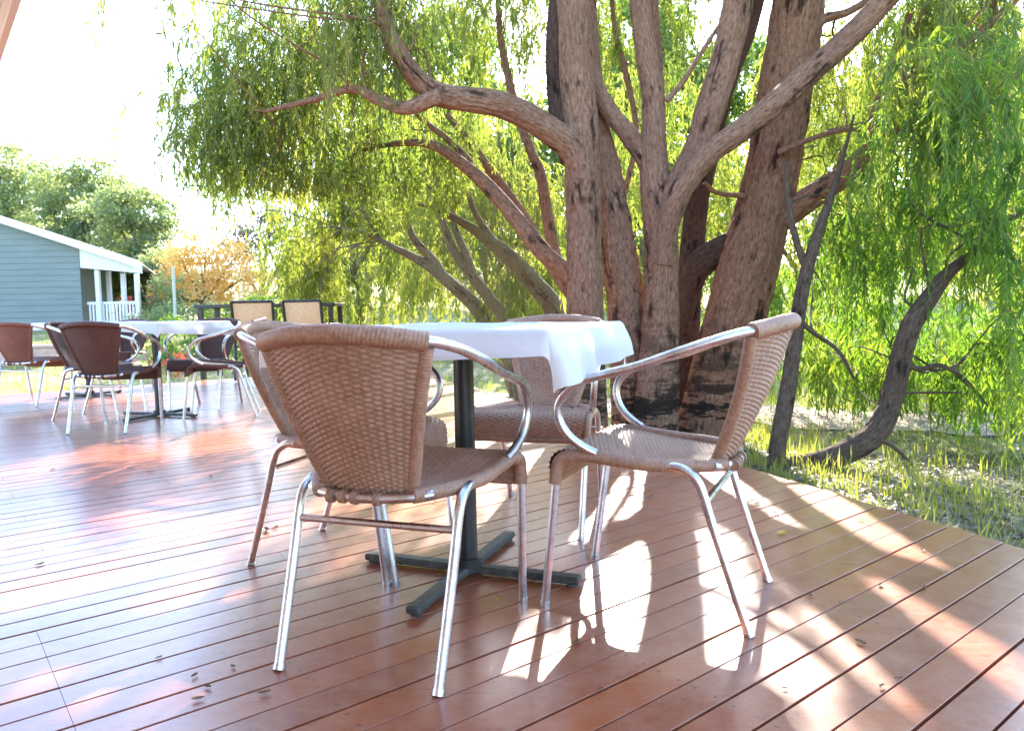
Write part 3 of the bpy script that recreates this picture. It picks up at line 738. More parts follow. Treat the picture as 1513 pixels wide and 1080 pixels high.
# ------------------------------------------------------------------ tables and cloths
def make_table():
    root = empty('cafe_table')
    mb = MB(); mb.box((-.38, -.38, .718), (.38, .38, .742), .004); mb.build('tabletop', M['table_top'], root, smooth=False)
    mb = MB(); tube(mb, [(0, 0, .03), (0, 0, .70)], .030, step=.2, seg=20); mb.build('post', M['black_iron'], root, sharp=50)
    mb = MB()
    mb.box((-.20, -.020, .700), (.20, .020, .717), .003); mb.box((-.020, -.20, .6985), (.020, -.0205, .7155), .003); mb.box((-.020, .0205, .6985), (.020, .20, .7155), .003)
    mb.build('top_bracket', M['black_iron'], root, smooth=False)
    base = MB()
    tube(base, [(0, 0, .012), (0, 0, .052)], .044, step=.02, seg=20); bo = base.build('base', M['black_iron'], root, sharp=50)
    for k in range(4):
        mb = MB(); R4 = Matrix.Rotation(k * math.pi / 2, 4, 'Z')
        mb.box((.030, -.021, .008), (.352, .021, .030), .005, R4)
        tube(mb, [tuple(R4 @ Vector((.328, 0, 0.0))), tuple(R4 @ Vector((.328, 0, .010)))], .017, step=.01)
        mb.build('base_arm', M['worn_iron'], bo, smooth=False)
    return root

def cloth(name, a, b_, zt, seed, cw=.0):
    r = np.random.default_rng(seed)
    n = 161
    g = np.linspace(-b_, b_, n)
    U_, V_ = np.meshgrid(g, g, indexing='ij')
    # the cloth lies a little off square on its table
    cz, sz = math.cos(cw), math.sin(cw)
    X = U_ * cz - V_ * sz + .028; Y = U_ * sz + V_ * cz + .012
    ex = np.sign(X) * np.maximum(np.abs(X) - a, 0); ey = np.sign(Y) * np.maximum(np.abs(Y) - a, 0)
    L = np.hypot(ex, ey); Ls = np.maximum(L, 1e-9)
    cx, cy_ = np.clip(X, -a, a), np.clip(Y, -a, a)
    rr = .012
    ang = np.minimum(L / rr, np.pi / 2 * .93)
    out = rr * np.sin(ang) + np.maximum(L - rr * np.pi / 2 * .93, 0) * .13
    drop = rr * (1 - np.cos(ang)) + np.maximum(L - rr * np.pi / 2 * .93, 0) * .97
    s = np.where(np.abs(ex) > np.abs(ey), Y, X)
    ph = r.random(4) * 6
    wave = (np.sin(s * 13 + ph[0]) + .6 * np.sin(s * 27 + ph[1])) * .13 * L
    out = out + wave + .02 * sstep(0, .08, L)
    Xo = cx + ex / Ls * out; Yo = cy_ + ey / Ls * out
    top = .0016 * (np.sin(X * 17 + 3 * np.sin(Y * 9 + ph[2])) + np.sin(Y * 23 + ph[3] + X * 6)) + .0035 * (1 - np.abs(np.sin(np.pi * U_ / (b_ * .66)))) ** 22 + .0035 * (1 - np.abs(np.sin(np.pi * V_ / (b_ * .66)))) ** 22
    Z = zt + .005 + top * (L < .002) - drop
    mb = MB(); mb.grid(np.stack([Xo, Yo, Z], -1))
    return mb

tabs = [
 (-.1446, 2.2017, -21.0, 'nearest cafe table, on a black post with a four armed base, under a white cloth', 'white tablecloth on the nearest table, its pointed corner hanging towards us', .482),
 (-2.81, 5.88, -18, 'distant cafe table on a black post between the dark wicker armchairs', 'white tablecloth on the nearer of the two distant tables, shaded bluish along its edge', .465),
 (-4.28, 7.50, -24, 'farthest cafe table on a black cross base near the left edge of the photo', 'white tablecloth on the farthest table by the left edge', .465),
]
tproto = make_table()
for i, (x, y, a, lab, clab, b_) in enumerate(tabs):
    if i == 0:
        tproto.location = (x, y, 0); tproto.rotation_euler = (0, 0, rad(a)); tag(tproto, lab, 'table', 'cafe tables on the deck')
    else:
        dup(tproto, (x, y, 0), rad(a), lab)
    c = cloth('tablecloth', .385, b_, .742, 5 + i, rad((2.5, -3, 2)[i])).build('tablecloth', M['cloth'], fixn=False)
    c.location = (x, y, 0); c.rotation_euler = (0, 0, rad(a))
    tag(c, clab, 'tablecloth', 'white tablecloths')

# ------------------------------------------------------------------ tall table with two sling chairs
bt = empty('bar_table', (-3.05, 9.55, 0), rad(2))
tag(bt, 'tall black table behind the two beige sling chairs at the far end of the deck', 'table')
mb = MB(); mb.box((-.86, -.34, .885), (.86, .34, .925), .004); mb.build('tabletop', M['black_iron'], bt, smooth=False)
for sx in (-1, 1):
    for sy in (-1, 1):
        mb = MB(); mb.box((sx * .80 - .03, sy * .29 - .03, 0), (sx * .80 + .03, sy * .29 + .03, .884), .003); mb.build('leg', M['black_iron'], bt, smooth=False)
def sling_chair():
    r = empty('sling_chair')
    f = MB()
    for sx in (-1, 1):
        tube(f, [(sx * .235, -.26, .02), (sx * .235, -.20, .42), (sx * .235, -.25, .70), (sx * .238, -.29, .945)], .017, step=.05)
        tube(f, [(sx * .235, .25, .02), (sx * .235, .24, .43), (sx * .235, -.19, .41)], .015, step=.05)
        tube(f, [(sx * .26, -.25, .66), (sx * .27, .0, .66), (sx * .265, .24, .64), (sx * .24, .245, .44)], .013, step=.05)
    tube(f, [(-.238, -.29, .945), (.238, -.29, .945)], .016, step=.1)
    tube(f, [(-.235, -.215, .55), (.235, -.215, .55)], .012, step=.1)
    f.build('frame', M['black_iron'], r)
    s = MB(); v = np.linspace(0, 1, 9); u = np.linspace(-1, 1, 9)
    U_, V_ = np.meshgrid(u, v, indexing='ij')
    for o in (0, .006):
        s.grid(np.stack([U_ * .222, -.222 - .066 * V_ - .02 * (1 - U_ ** 2) * np.sin(np.pi * V_) + o, .565 + .37 * V_], -1), flip=bool(o))
    s.build('backrest', M['sling'], r)
    s = MB()
    for o in (0, -.006):
        s.grid(np.stack([U_ * .225, -.19 + .42 * V_, .415 + .015 * V_ - .02 * (1 - U_ ** 2) + o], -1), flip=bool(o))
    s.build('seat', M['sling'], r)
    return r
sc = sling_chair(); sc.location = (-3.06, 9.05, 0); sc.rotation_euler = (0, 0, rad(4))
tag(sc, 'black framed chair with a beige sling back at the tall table, left of its twin', 'chair', 'sling chairs at the tall table')
dup(sc, (-2.42, 9.1, 0), rad(-10), 'black framed chair with a beige sling back at the tall table, nearest its right end')

# ------------------------------------------------------------------ trees
PATCH = [np.array(p) for p in PATCHES]
def inside(poly, X, Y):
    r = np.zeros(X.shape, bool); n = len(poly)
    for i in range(n):
        x0, y0 = poly[i]; x1, y1 = poly[(i + 1) % n]
        with np.errstate(divide='ignore', invalid='ignore'):
            c = ((y0 > Y) != (y1 > Y)) & (X < (x1 - x0) * (Y - y0) / (y1 - y0 + 1e-12) + x0)
        r ^= c
    return r
def sunlit_gap(P):
    """true where a leaf would stand between the sun and one of the bright patches of deck"""
    k = P[:, 2] / S[2]
    X, Y = P[:, 0] - S[0] * k, P[:, 1] - S[1] * k
    r = np.zeros(len(P), bool)
    for p in PATCH: r |= inside(p, X, Y)
    return r

def strands(lobes, rng, leaf_len=.085, leaf_w=.013, mul=1.0, spacing=.02, lmin=.45, lmax=1.05, droop=1.0, gaps=True, zmin=-.2):
    """weeping twigs hung with narrow leaves; returns leaf quads, tint per vertex, twig ribbons"""
    V, Tn, RB = [], [], []
    for (cx, cy_, cz, rx, ry, rz, n) in lobes:
        n = int(n * mul)
        d = rng.normal(size=(n, 3)); d /= np.linalg.norm(d, axis=1)[:, None]
        p = d * (rng.random(n) ** .45)[:, None] * np.array([rx, ry, rz]) + np.array([cx, cy_, cz])
        az = rng.random(n) * 2 * np.pi
        L = lmin + (lmax - lmin) * rng.random(n)
        p[:, 2] += L * .35
        hd = np.stack([np.cos(az), np.sin(az), np.zeros(n)], -1)
        hs = .22 + .4 * rng.random(n)
        nl = int(lmax / spacing)
        t = (np.arange(nl) + .5) / nl
        X = p[:, None] + hd[:, None] * (hs * L)[:, None, None] * (t - .45 * t ** 2)[None, :, None]
        X[..., 2] += (L[:, None] * (.22 * t - droop * .95 * t ** 1.7)[None, :])
        X += rng.normal(0, .006, X.shape)
        tang = np.gradient(X, axis=1); tang /= np.linalg.norm(tang, axis=2)[..., None]
        keep = rng.random((n, nl)) < (L / lmax)[:, None]
        st = rng.random(n)[:, None].repeat(nl, 1)
        X_, T_, st = X[keep], tang[keep], st[keep]
        k = len(X_)
        ld = T_ * .55 + rng.normal(0, .42, (k, 3)) + np.array([0, 0, -.65])
        ld /= np.linalg.norm(ld, axis=1)[:, None]
        sd = np.cross(ld, rng.normal(size=(k, 3))); sd /= np.linalg.norm(sd, axis=1)[:, None]
        ll = leaf_len * (.65 + .7 * rng.random(k))[:, None]; lw = leaf_w * (.7 + .6 * rng.random(k))[:, None]
        nn = np.cross(ld, sd)
        A = X_; B = X_ + ld * ll * .45 + sd * lw * .5; Cc = X_ + ld * ll + nn * ll * .12; D = X_ + ld * ll * .45 - sd * lw * .5
        Q = np.stack([A, B, Cc, D], 1)
        ok = Q[:, :, 2].min(1) > zmin
        ok &= ~(on_deck(X_[:, 0], X_[:, 1]) & (Cc[:, 2] < 1.7))
        if gaps: ok &= ~sunlit_gap(X_ + ld * ll * .5)
        V.append(Q[ok]); Tn.append((st[ok] * .7 + .3 * rng.random(ok.sum())))
        wv = np.cross(tang, np.array([0, 1.0, .3])); wv /= np.linalg.norm(wv, axis=2)[..., None] + 1e-9
        idx = np.linspace(0, nl - 1, 6).astype(int)
        RB.append(np.stack([X[:, idx] - wv[:, idx] * .0013, X[:, idx] + wv[:, idx] * .0013], 2))
    Q = np.concatenate(V); T_ = np.concatenate(Tn)
    return Q, T_, np.concatenate(RB)

def leaf_mesh(Q, T_, name, material, parent):
    mb = MB()
    mb.v.append(Q.reshape(-1, 3)); mb.n = len(Q) * 4
    mb.q.append(np.arange(len(Q) * 4).reshape(-1, 4)); mb.uv.append(np.zeros((len(Q), 4, 2)))
    return mb.build(name, material, parent, smooth=False, fixn=False, col=T_.repeat(4))

def bark_fn(rng, rough=.10, length=6.0, r0=.1):
    ph = rng.random(4) * 6.3
    def grid(nt, ds):
        return rng.random((nt, int(length / ds) + 4)), nt, ds
    layers = [(grid(5, .7), .05 + rough * .3, False), (grid(max(9, int(r0 * 150)), .17), rough * .8, True), (grid(max(14, int(r0 * 340)), .07), rough * .35, True)]
    def look(g, th, s):
        R, nt, ds = g
        x = th / (2 * np.pi) * nt + .35 * np.sin(s * 5 + ph[0]) + 0 * s; y = s / ds + .5 * np.sin(3 * th + ph[1]) + 1 + 0 * th
        xi = np.floor(x).astype(int); yi = np.clip(np.floor(y).astype(int), 0, R.shape[1] - 2); fx = x - xi; fy = np.clip(y - yi, 0, 1)
        fx = fx * fx * (3 - 2 * fx); fy = fy * fy * (3 - 2 * fy)
        a, b_ = xi % nt, (xi + 1) % nt
        return (R[a, yi] * (1 - fx) + R[b_, yi] * fx) * (1 - fy) + (R[a, yi + 1] * (1 - fx) + R[b_, yi + 1] * fx) * fy
    def fn(th, s):
        r = 1 + 0 * th * s
        for g, amp, ridge in layers:
            v = look(g, th, s)
            r = r + amp * ((1 - np.abs(2 * v - 1) * 1.6 - .2) if ridge else (v - .5))
        return r
    return fn

def tree(name, label, limbs, lobes, bark, leaf, rng, mul=1.0, group=None, twigs=5, **kw):
    base = limbs[0][1][0]
    bz = float(gz(base[0], base[1]))
    root = empty(name, (base[0], base[1], bz))
    tag(root, label, 'tree', group)
    inv = np.array([base[0], base[1], bz])
    allp = []
    for flag, pts in limbs:
        P = np.array(pts, float)
        if 'b' in flag:
            d = (P[0] - P[1])[:3]; d = d / max(abs(d[2]), .05)
            e = P[0].copy(); h = P[0][2] - (float(gz(P[0][0], P[0][1])) - .15)
            e[:3] += d * max(h, .1) * np.array([.6, .6, 1]); e[3] *= 1.22
            P = np.vstack([e, P])
        allp.append(P)
        Pl = P.copy(); Pl[:, :3] -= inv
        r0 = P[:, 3].max()
        if bark.name in ('fibrous_bark', 'peeling_bark'): Pl[:, 3] *= .93
        LL = float(np.linalg.norm(np.diff(Pl[:, :3], axis=0), axis=1).sum()) * 1.1
        mb = MB(); tube(mb, Pl, 0, step=max(.016, r0 * .16) if r0 > .04 else max(.02, r0 * .5), seg=96 if r0 > .09 else (44 if r0 > .04 else 10), fn=bark_fn(rng, .10 if r0 > .04 else .05, LL, r0))
        mb.build('trunk' if 'b' in flag else 'limb', M['bark_char'] if 'd' in flag else bark, root)
    Q, T_, RB = strands(lobes, rng, mul=mul, **kw)
    AP = np.vstack([catmull(p, step=.15) for p in allp])
    mb = MB()
    for (cx, cy_, cz, rx, ry, rz, n) in lobes:
        c = np.array([cx, cy_, cz])
        for k in range(twigs if twigs else 0):
            e = c + rng.normal(0, .45, 3) * np.array([rx, ry, rz])
            d = np.linalg.norm(AP[:, :3] - e, axis=1)
            j = rng.choice(np.argsort(d)[:14]); s0 = AP[j]
            if d[j] > 2.6: continue
            mid = (s0[:3] + e) / 2 + rng.normal(0, .10, 3) + np.array([0, 0, .16])
            q1 = s0[:3] * .7 + mid * .3 + rng.normal(0, .04, 3)
            r0 = min(s0[3] * .5, .010)
            pts = np.array([[*s0[:3], r0], [*q1, r0 * .85], [*mid, r0 * .6], [*((mid + e) / 2 + rng.normal(0, .06, 3)), r0 * .4], [*e, .002]])
            if sunlit_gap(catmull(pts, n=8)[:, :3]).any(): continue
            pts[:, :3] -= inv
            tube(mb, pts, 0, step=.05, seg=6)
    if twigs and mb.n: mb.build('twigs', bark, root)['kind'] = 'stuff'
    if len(RB):
        mb = MB(); R_ = RB - inv
        n, ns = R_.shape[:2]
        F = np.array([[i * 2, i * 2 + 1, i * 2 + 3, i * 2 + 2] for i in range(ns - 1)])
        ix = (np.arange(n)[:, None, None] * ns * 2 + F[None]).reshape(-1, 4)
        ok = ~(on_deck(RB[..., 0].mean((1, 2)), RB[..., 1].mean((1, 2))) & (RB[..., 2].min((1, 2)) < 1.7))
        mb.quads(R_.reshape(-1, 3), ix.reshape(n, -1, 4)[ok].reshape(-1, 4))
        mb.build('hanging_stems', M['stem'], root, fixn=False)['kind'] = 'stuff'
    Q = Q - inv
    leaf_mesh(Q, T_, 'crown', leaf, root)
    return root

G2 = 'weeping willow-leaved trees beyond the deck'
tree('weeping_tree', 'clump of upright brown stems with weeping foliage, directly behind the nearest table', LIMBS['clump'], LOBES['clump'], M['bark'], M['leaf'], np.random.default_rng(1), mul=TM, twigs=6)
tree('weeping_tree', 'thick leaning tree with peeling bark, the trunk behind the side-on armchair', LIMBS['big'], LOBES['big'], M['bark_red'], M['leaf'], np.random.default_rng(2), mul=TM, twigs=6)
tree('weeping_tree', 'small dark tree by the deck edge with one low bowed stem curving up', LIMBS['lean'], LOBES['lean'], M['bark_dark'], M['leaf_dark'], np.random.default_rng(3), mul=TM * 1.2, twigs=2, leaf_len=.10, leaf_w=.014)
for k, lab in (('back1', 'slender leaning tree just left of the stem clump, behind the table'), ('back2', 'leftmost of the slanting trees behind the nearest table'), ('back3', 'stout slanting tree half hidden behind the stem clump')):
    tree('weeping_tree', lab, LIMBS[k], LOBES[k], M['bark_far'], M['leaf_back'], np.random.default_rng(len(lab)), mul=TM * 1.1, twigs=5, leaf_len=.11, leaf_w=.02, spacing=.03, group=G2)

# sunlit weeping trees further back: a row past the path
bw = [(-3.6, 17.5, 2.9, ''), (-.5, 17.0, 3.1, ''), (2.9, 16.2, 3.0, ''), (6.2, 15.4, 3.2, ''), (9.2, 13.8, 3.1, ''), (12.2, 12.8, 3.2, '')]
blab = ['first sunlit weeping tree past the left end of the slanting trunks', 'sunlit weeping tree seen above the nearest tablecloth', 'sunlit weeping tree seen between the stem clump and the thick leaning trunk',
        'sunlit weeping tree seen just right of the thick leaning trunk', 'sunlit weeping tree seen past the bowed stem', 'sunlit weeping tree at the right edge of the photo']
for i, (x, y, h, _) in enumerate(bw):
    r = np.random.default_rng(40 + i)
    z0 = float(gz(x, y))
    lim = [('b', [(x, y, z0 + .1, .13), (x + .1, y, z0 + 1.0, .11), (x - .05, y + .1, z0 + 2.0, .09), (x + .2, y, z0 + 3.2, .05), (x + .3, y, z0 + 5.0, .03), (x + .1, y, z0 + 6.4, .012)]),
           ('', [(x, y, z0 + 1.2, .07), (x - .5, y - .1, z0 + 1.9, .05), (x - 1.1, y - .2, z0 + 2.6, .02)]), ('', [(x, y, z0 + 1.5, .07), (x + .5, y - .1, z0 + 2.2, .05), (x + 1.2, y - .1, z0 + 2.9, .02)])]
    lob = [(x, y, h + .4, 2.0, 1.2, 1.0, 150), (x - 1.2, y - .2, h - .8, 1.0, .9, .9, 90), (x + 1.1, y - .1, h - .8, 1.0, .9, 1.0, 90), (x + .1, y - .4, h - 1.9, 1.7, .8, .8, 120), (x, y - .3, h + 1.9, 1.5, 1.2, .8, 70)]
    tree('weeping_tree', blab[i], lim, lob, M['bark_far'], M['leaf_back'], r, mul=TM * .8, twigs=3, leaf_len=.17, leaf_w=.036, spacing=.05, lmin=.7, lmax=1.6, group=G2)

# round crowned trees far away
def puff_tree(name, label, x, y, blobs, leaf, rng, n=60, size=.22, trunk_r=.25, group=None, cat='tree', trunk='trunk', bark='bark_far'):
    z0 = float(gz(x, y)); root = empty(name, (x, y, z0)); tag(root, label, cat, group)
    Q, T_ = [], []
    mb = MB()
    for (dx, dy, z, r) in blobs:
        c = np.array([dx, dy, z - z0])
        k = int(n * r * r)
        # clumps of leaves on the blob's shell and inside it
        d = rng.normal(size=(k, 3)); d /= np.linalg.norm(d, axis=1)[:, None]
        cc = c + d * (r * (.55 + .5 * rng.random(k)))[:, None] * np.array([1, 1, .8])
        tt = rng.random(k)
        m_ = 34
        P = cc[:, None] + rng.normal(0, size * 1.15, (k, m_, 3)) * np.array([1, 1, .6])
        P = P.reshape(-1, 3); kk = len(P)
        a = rng.normal(size=(kk, 3)); a /= np.linalg.norm(a, axis=1)[:, None]
        b_ = np.cross(a, rng.normal(size=(kk, 3))); b_ /= np.linalg.norm(b_, axis=1)[:, None]
        s = size * (.35 + .4 * rng.random(kk))[:, None]
        Q.append(np.stack([P - a * s, P + b_ * s * .4, P + a * s, P - b_ * s * .4], 1)); T_.append(np.clip(tt.repeat(m_) * .7 + .3 * rng.random(kk), 0, 1))
        if trunk_r: tube(mb, [(0, 0, .25 * (c[2])), tuple(c * np.array([.4, .4, .62])), tuple(c)], np.array([trunk_r * .5, trunk_r * .35, .02]), step=.4, seg=7)
    if trunk_r:
        top = max(b_[2] for b_ in blobs) - z0
        tube(mb, [(0, 0, -.3), (.05, 0, top * .3), (-.05, .05, top * .75)], np.array([trunk_r, trunk_r * .75, trunk_r * .2]), step=.4, seg=9)
        mb.build(trunk, M[bark], root)
    leaf_mesh(np.concatenate(Q), np.concatenate(T_), 'crown' if cat == 'tree' else 'foliage', leaf, root)
    return root

GF = 'tall green trees far behind the blue house'
r_ = np.random.default_rng(77)
puff_tree('gum_tree', 'tall dull green tree behind the blue house, at the left edge of the photo', -25, 36, [(0, 0, 6.2, 2.2), (-2.2, .5, 5.6, 2.0), (2.0, -.3, 5.6, 1.7), (.8, .3, 8.3, 1.3), (-1.4, 0, 8.5, 1.3), (2.6, .2, 7.2, 1.0), (2.4, .2, 3.3, 1.8), (-2, -1, 3, 2.0)], M['leaf_far'], r_, 26, .24)
puff_tree('gum_tree', 'bluish green tree behind the roof of the blue house, second from the left edge', -19.2, 34, [(0, 0, 5.9, 1.6), (-1.3, .2, 7.0, 1.2), (1.5, 0, 6.3, 1.2), (.4, .2, 7.4, .9), (.3, .3, 4.2, 1.8), (-1.8, 0, 4.4, 1.5), (2.0, -.5, 4.2, 1.4)], M['leaf_far'], r_, 28, .23)
puff_tree('gum_tree', 'green tree whose crown rises over the white verandah', -15.2, 31, [(0, 0, 5.1, 1.2), (-1.1, .2, 5.0, 1.2), (.7, 0, 3.8, 1.2), (-.6, 0, 5.9, .8), (1.1, -.3, 5.0, .7), (-.8, -.5, 2.8, 1.5), (.6, -.8, 2.2, 1.2)], M['leaf_far'], r_, 34, .2)
puff_tree('gum_tree', 'low dark green tree standing behind the verandah posts', -12.6, 27, [(0, 0, 2.0, 1.1), (-1, 0, 1.9, 1.0), (.9, .2, 1.7, .9), (.1, 0, 2.8, .8)], M['leaf_far'], r_, 50, .18)
puff_tree('autumn_tree', 'small tree with orange and yellow autumn leaves right of the white verandah', -9.45, 23, [(0, 0, 2.05, .95), (-.9, .1, 1.7, .7), (.95, 0, 1.8, .85), (.15, 0, 2.9, .65), (1.1, .1, 2.7, .5), (-.7, 0, 2.6, .5), (.3, -.3, 1.2, .7), (1.6, .2, 2.2, .5)], M['leaf_autumn'], r_, 44, .13, .10)
puff_tree('bare_tree', 'greyish thin-leaved tree behind the orange autumn tree', -10.0, 30, [(0, 0, 4.0, 1.1), (1.3, .2, 3.6, 1.0), (.6, 0, 5.0, .8), (2.2, 0, 2.8, .9), (-1, 0, 3.2, .8)], M['litter'], r_, 16, .2, .16)
puff_tree('bare_tree', 'greyish thin-leaved tree between the autumn tree and the weeping foliage', -6.4, 26, [(0, 0, 2.8, 1.1), (1.2, .2, 2.6, 1.0), (.5, 0, 3.6, .8), (-.9, 0, 2.2, .7)], M['litter'], r_, 18, .18, .13)
puff_tree('gum_tree', 'light green tree standing beyond the slanting trunks', -6, 46, [(0.0, 0.0, 5.2, 3.15), (3.78, 0.2, 5.6, 2.94), (-3.36, 0.2, 4.6, 2.52), (1.26, 0.0, 8.6, 2.94), (5.88, 0.0, 8.0, 2.52), (0.42, 0.0, 12.4, 3.15), (4.62, 0.3, 12.0, 2.94), (2.52, 0.0, 16.0, 3.15), (-2.52, 0.0, 10.0, 2.31)], M['leaf_shrub'], r_, 12, .42, .3)
puff_tree('gum_tree', 'light green tree far beyond the gap between the tree stems', 7.0, 46, [(0.0, 0.0, 5.2, 3.57), (4.2, 0.2, 4.8, 3.15), (-3.78, 0.2, 5.0, 2.94), (1.26, 0.0, 9.0, 3.15), (5.88, 0.0, 8.4, 2.52), (-1.89, 0.0, 12.6, 3.36), (3.57, 0.3, 12.8, 3.36), (0.84, 0.0, 16.8, 3.36), (-4.62, 0.0, 9.6, 2.52), (7.14, 0.0, 14.4, 2.94)], M['leaf_shrub'], r_, 12, .42, .3)
puff_tree('gum_tree', 'light green tree far beyond the bowed stem, at the right', 24, 42, [(0.0, 0.0, 4.8, 3.57), (4.2, 0.2, 4.8, 3.36), (-4.2, 0.2, 4.6, 3.15), (1.26, 0.0, 8.6, 3.36), (6.72, 0.0, 8.0, 2.94), (-3.36, 0.0, 11.2, 3.15), (3.36, 0.3, 12.4, 3.15), (0.0, 0.0, 14.8, 2.94), (-5.88, 0.0, 8.4, 2.52)], M['leaf_shrub'], r_, 12, .42, .3)

def shrub(label, x, y, blobs, leaf, n=110, size=.10, group='garden shrubs beyond the deck'):
    return puff_tree('shrub', label, x, y, blobs, leaf, r_, n, size, .03, group, 'shrub', 'stems')
shrub('rounded bright green shrub behind the tall black table', -5.7, 17, [(0, 0, .85, .5), (.7, 0, .9, .5), (-.7, 0, .7, .45), (1.3, .1, .8, .4)], M['leaf_shrub'], 120, .09)
shrub('dark green shrub at the foot of the autumn tree', -8.6, 19, [(0, 0, .75, .55), (.7, .1, .7, .5), (-.6, 0, .6, .4)], M['leaf_far'], 110, .09)
shrub('dark green shrub between the verandah and the pole', -9.6, 20.5, [(0, 0, 1.0, .5), (.2, 0, 1.6, .4), (-.3, .3, .7, .5)], M['leaf_far'], 120, .09)
shrub('light green shrub left of the tall black table', -6.9, 15, [(0, 0, .4, .5), (.8, 0, .35, .45), (-.9, 0, .35, .4)], M['leaf_shrub'], 110, .08)
shrub('leafy green shrub behind the distant table', -5.0, 13, [(0, 0, .15, .5), (.8, 0, .1, .45), (-.8, .2, .1, .45), (1.5, .1, .2, .4)], M['leaf_shrub'], 110, .08)
shrub('red flowering shrub seen under the edge of the distant tablecloth', -5.4, 11.6, [(0, 0, .0, .22), (.25, 0, .02, .2)], M['leaf_red'], 150, .05)
shrub('yellow green shrub seen under the arm of the distant armchair', -4.1, 12.0, [(0, 0, -.05, .4), (.6, 0, 0, .4)], M['leaf_back'], 130, .08)
shrub('low green shrub beside the sandy path at the right', 5.0, 7.6, [(0, 0, .1, .45), (.6, .1, .05, .4), (-.5, 0, 0, .35)], M['leaf_back'], 120, .08)

# ------------------------------------------------------------------ blue house
h0 = .35
hs = empty('blue_house', (-13.2, 20, h0)); tag(hs, 'blue-grey weatherboard house with a white barge board and a white posted verandah', 'house')
def roofz(x): return 3.31 - .346 * (x + 13.2) * 1.0 + .12     # barge line, world x
wl = MB()
xr = -11.47; xl = -19
nb = 19
hh = .16
z = 0.0
k = 0
while z < 4.6:
    z1 = z + hh
    def xs(zw):   # the left and right ends of a board under the roof slope
        x_slope = -13.2 + (3.31 - (zw + h0)) / .346
        return xl - (-13.2), min(xr, x_slope) - (-13.2)
    a0, b0 = xs(z); a1, b1 = xs(z1)
    if b1 <= a1 + .1: break
    wl.quads([(a0, -.022, z), (b0, -.022, z), (b1, -.004, z1), (a1, -.004, z1), (a0, .0, z), (b0, .0, z)], [[0, 1, 2, 3], [4, 5, 1, 0]])
    z = z1; k += 1
wl.quads([(xr + 13.2, -.02, 0), (xr + 10.0, 8, 0), (xr + 10.0, 8, 2.25), (xr + 13.2, -.02, 2.25)], [[0, 1, 2, 3]])
wl.build('wall', M['weatherboard'], hs, smooth=False)
def slab(mb, x0, x1, y0, y1, t, dz=0):
    za, zb = 3.31 - .346 * (x0) - h0 + dz, 3.31 - .346 * (x1) - h0 + dz
    k = -.40 * (y1 - y0) if y1 > 1 else 0
    V = [(x0, y0, za), (x1, y0, zb), (x1 + k, y1, zb), (x0 + k, y1, za), (x0, y0, za + t), (x1, y0, zb + t), (x1 + k, y1, zb + t), (x0 + k, y1, za + t)]
    mb.quads(V, [(0, 1, 2, 3), (4, 7, 6, 5), (0, 4, 5, 1), (1, 5, 6, 2), (2, 6, 7, 3), (3, 7, 4, 0)])
rf = MB(); slab(rf, -6, 3.42, -.25, 8, .05, .10); rfo = rf.build('roof', M['roof_metal'], hs, smooth=False)
bg_ = MB(); slab(bg_, -6, 3.44, -.29, -.252, .19, -.045); bg_.build('barge_board', M['white_paint'], rfo, smooth=False)
vp = MB()
vp.quads([(xr + 13.2, .0, 1.78), (3.36, .0, 1.60), (3.36, .0, 3.31 - .346 * 3.36 - h0 + .05), (xr + 13.2, .0, 3.31 - .346 * (xr + 13.2) - h0 + .05),
          (xr + 13.2, .05, 1.78), (3.36, .05, 1.60), (3.36, .05, 3.31 - .346 * 3.36 - h0 + .05), (xr + 13.2, .05, 3.31 - .346 * (xr + 13.2) - h0 + .05)], [(0, 1, 2, 3), (4, 7, 6, 5), (0, 4, 5, 1), (1, 5, 6, 2)])
vp.build('gable_panel', M['white_paint'], hs, smooth=False)
for px_, yy, hgt in ((2.12, .055, 1.72), (1.80, 1.2, 1.75), (2.52, .6, 1.66), (3.17, .055, 1.60)):
    p = MB(); p.box((px_ - .055, yy - .0, 0.0), (px_ + .055, yy + .11, hgt), .008); p.build('verandah_post', M['white_paint'], hs, smooth=False)
rl = MB()
rl.box((1.76, .17, .80), (3.2, .22, .87)); rl.box((1.76, .17, .20), (3.2, .22, .26))
for x in np.arange(1.80, 3.18, .09): rl.box((x, .18, .262), (x + .045, .21, .798))
rl.build('railing', M['white_paint'], hs, smooth=False)
fl = MB(); fl.box((1.74, .0, -.4), (3.34, 3, .14)); fl.build('verandah_floor', M['white_paint'], hs, smooth=False)

def garden_chair(label, x, y, rz, material, z=None):
    r = empty('garden_chair', (x, y, float(gz(x, y)) if z is None else z), rz); tag(r, label, 'chair')
    mb = MB(); mb.box((-.23, -.22, .42), (.23, .23, .45), .01); mb.build('seat', material, r)
    mb = MB()
    for k in range(5): mb.box((-.21 + k * .09, -.245, .50), (-.15 + k * .09, -.222, .86), .006)
    mb.box((-.23, -.247, .83), (.23, -.219, .90), .008); mb.box((-.23, -.246, .45), (.23, -.22, .505), .006)
    mb.build('backrest', material, r)
    for sx in (-1, 1):
        for sy in (-1, 1):
            mb = MB(); tube(mb, [(sx * .2, sy * .2, .42), (sx * .225, sy * .225, 0)], np.array([.02, .015]), step=.2); mb.build('leg', material, r)
    return r
garden_chair('red chair on the white verandah, the one farther left', -10.95, 20.9, rad(170), M['red_plastic'], h0 + .14)
garden_chair('red chair on the white verandah, by its right hand post', -10.25, 20.9, rad(150), M['red_plastic'], h0 + .14)

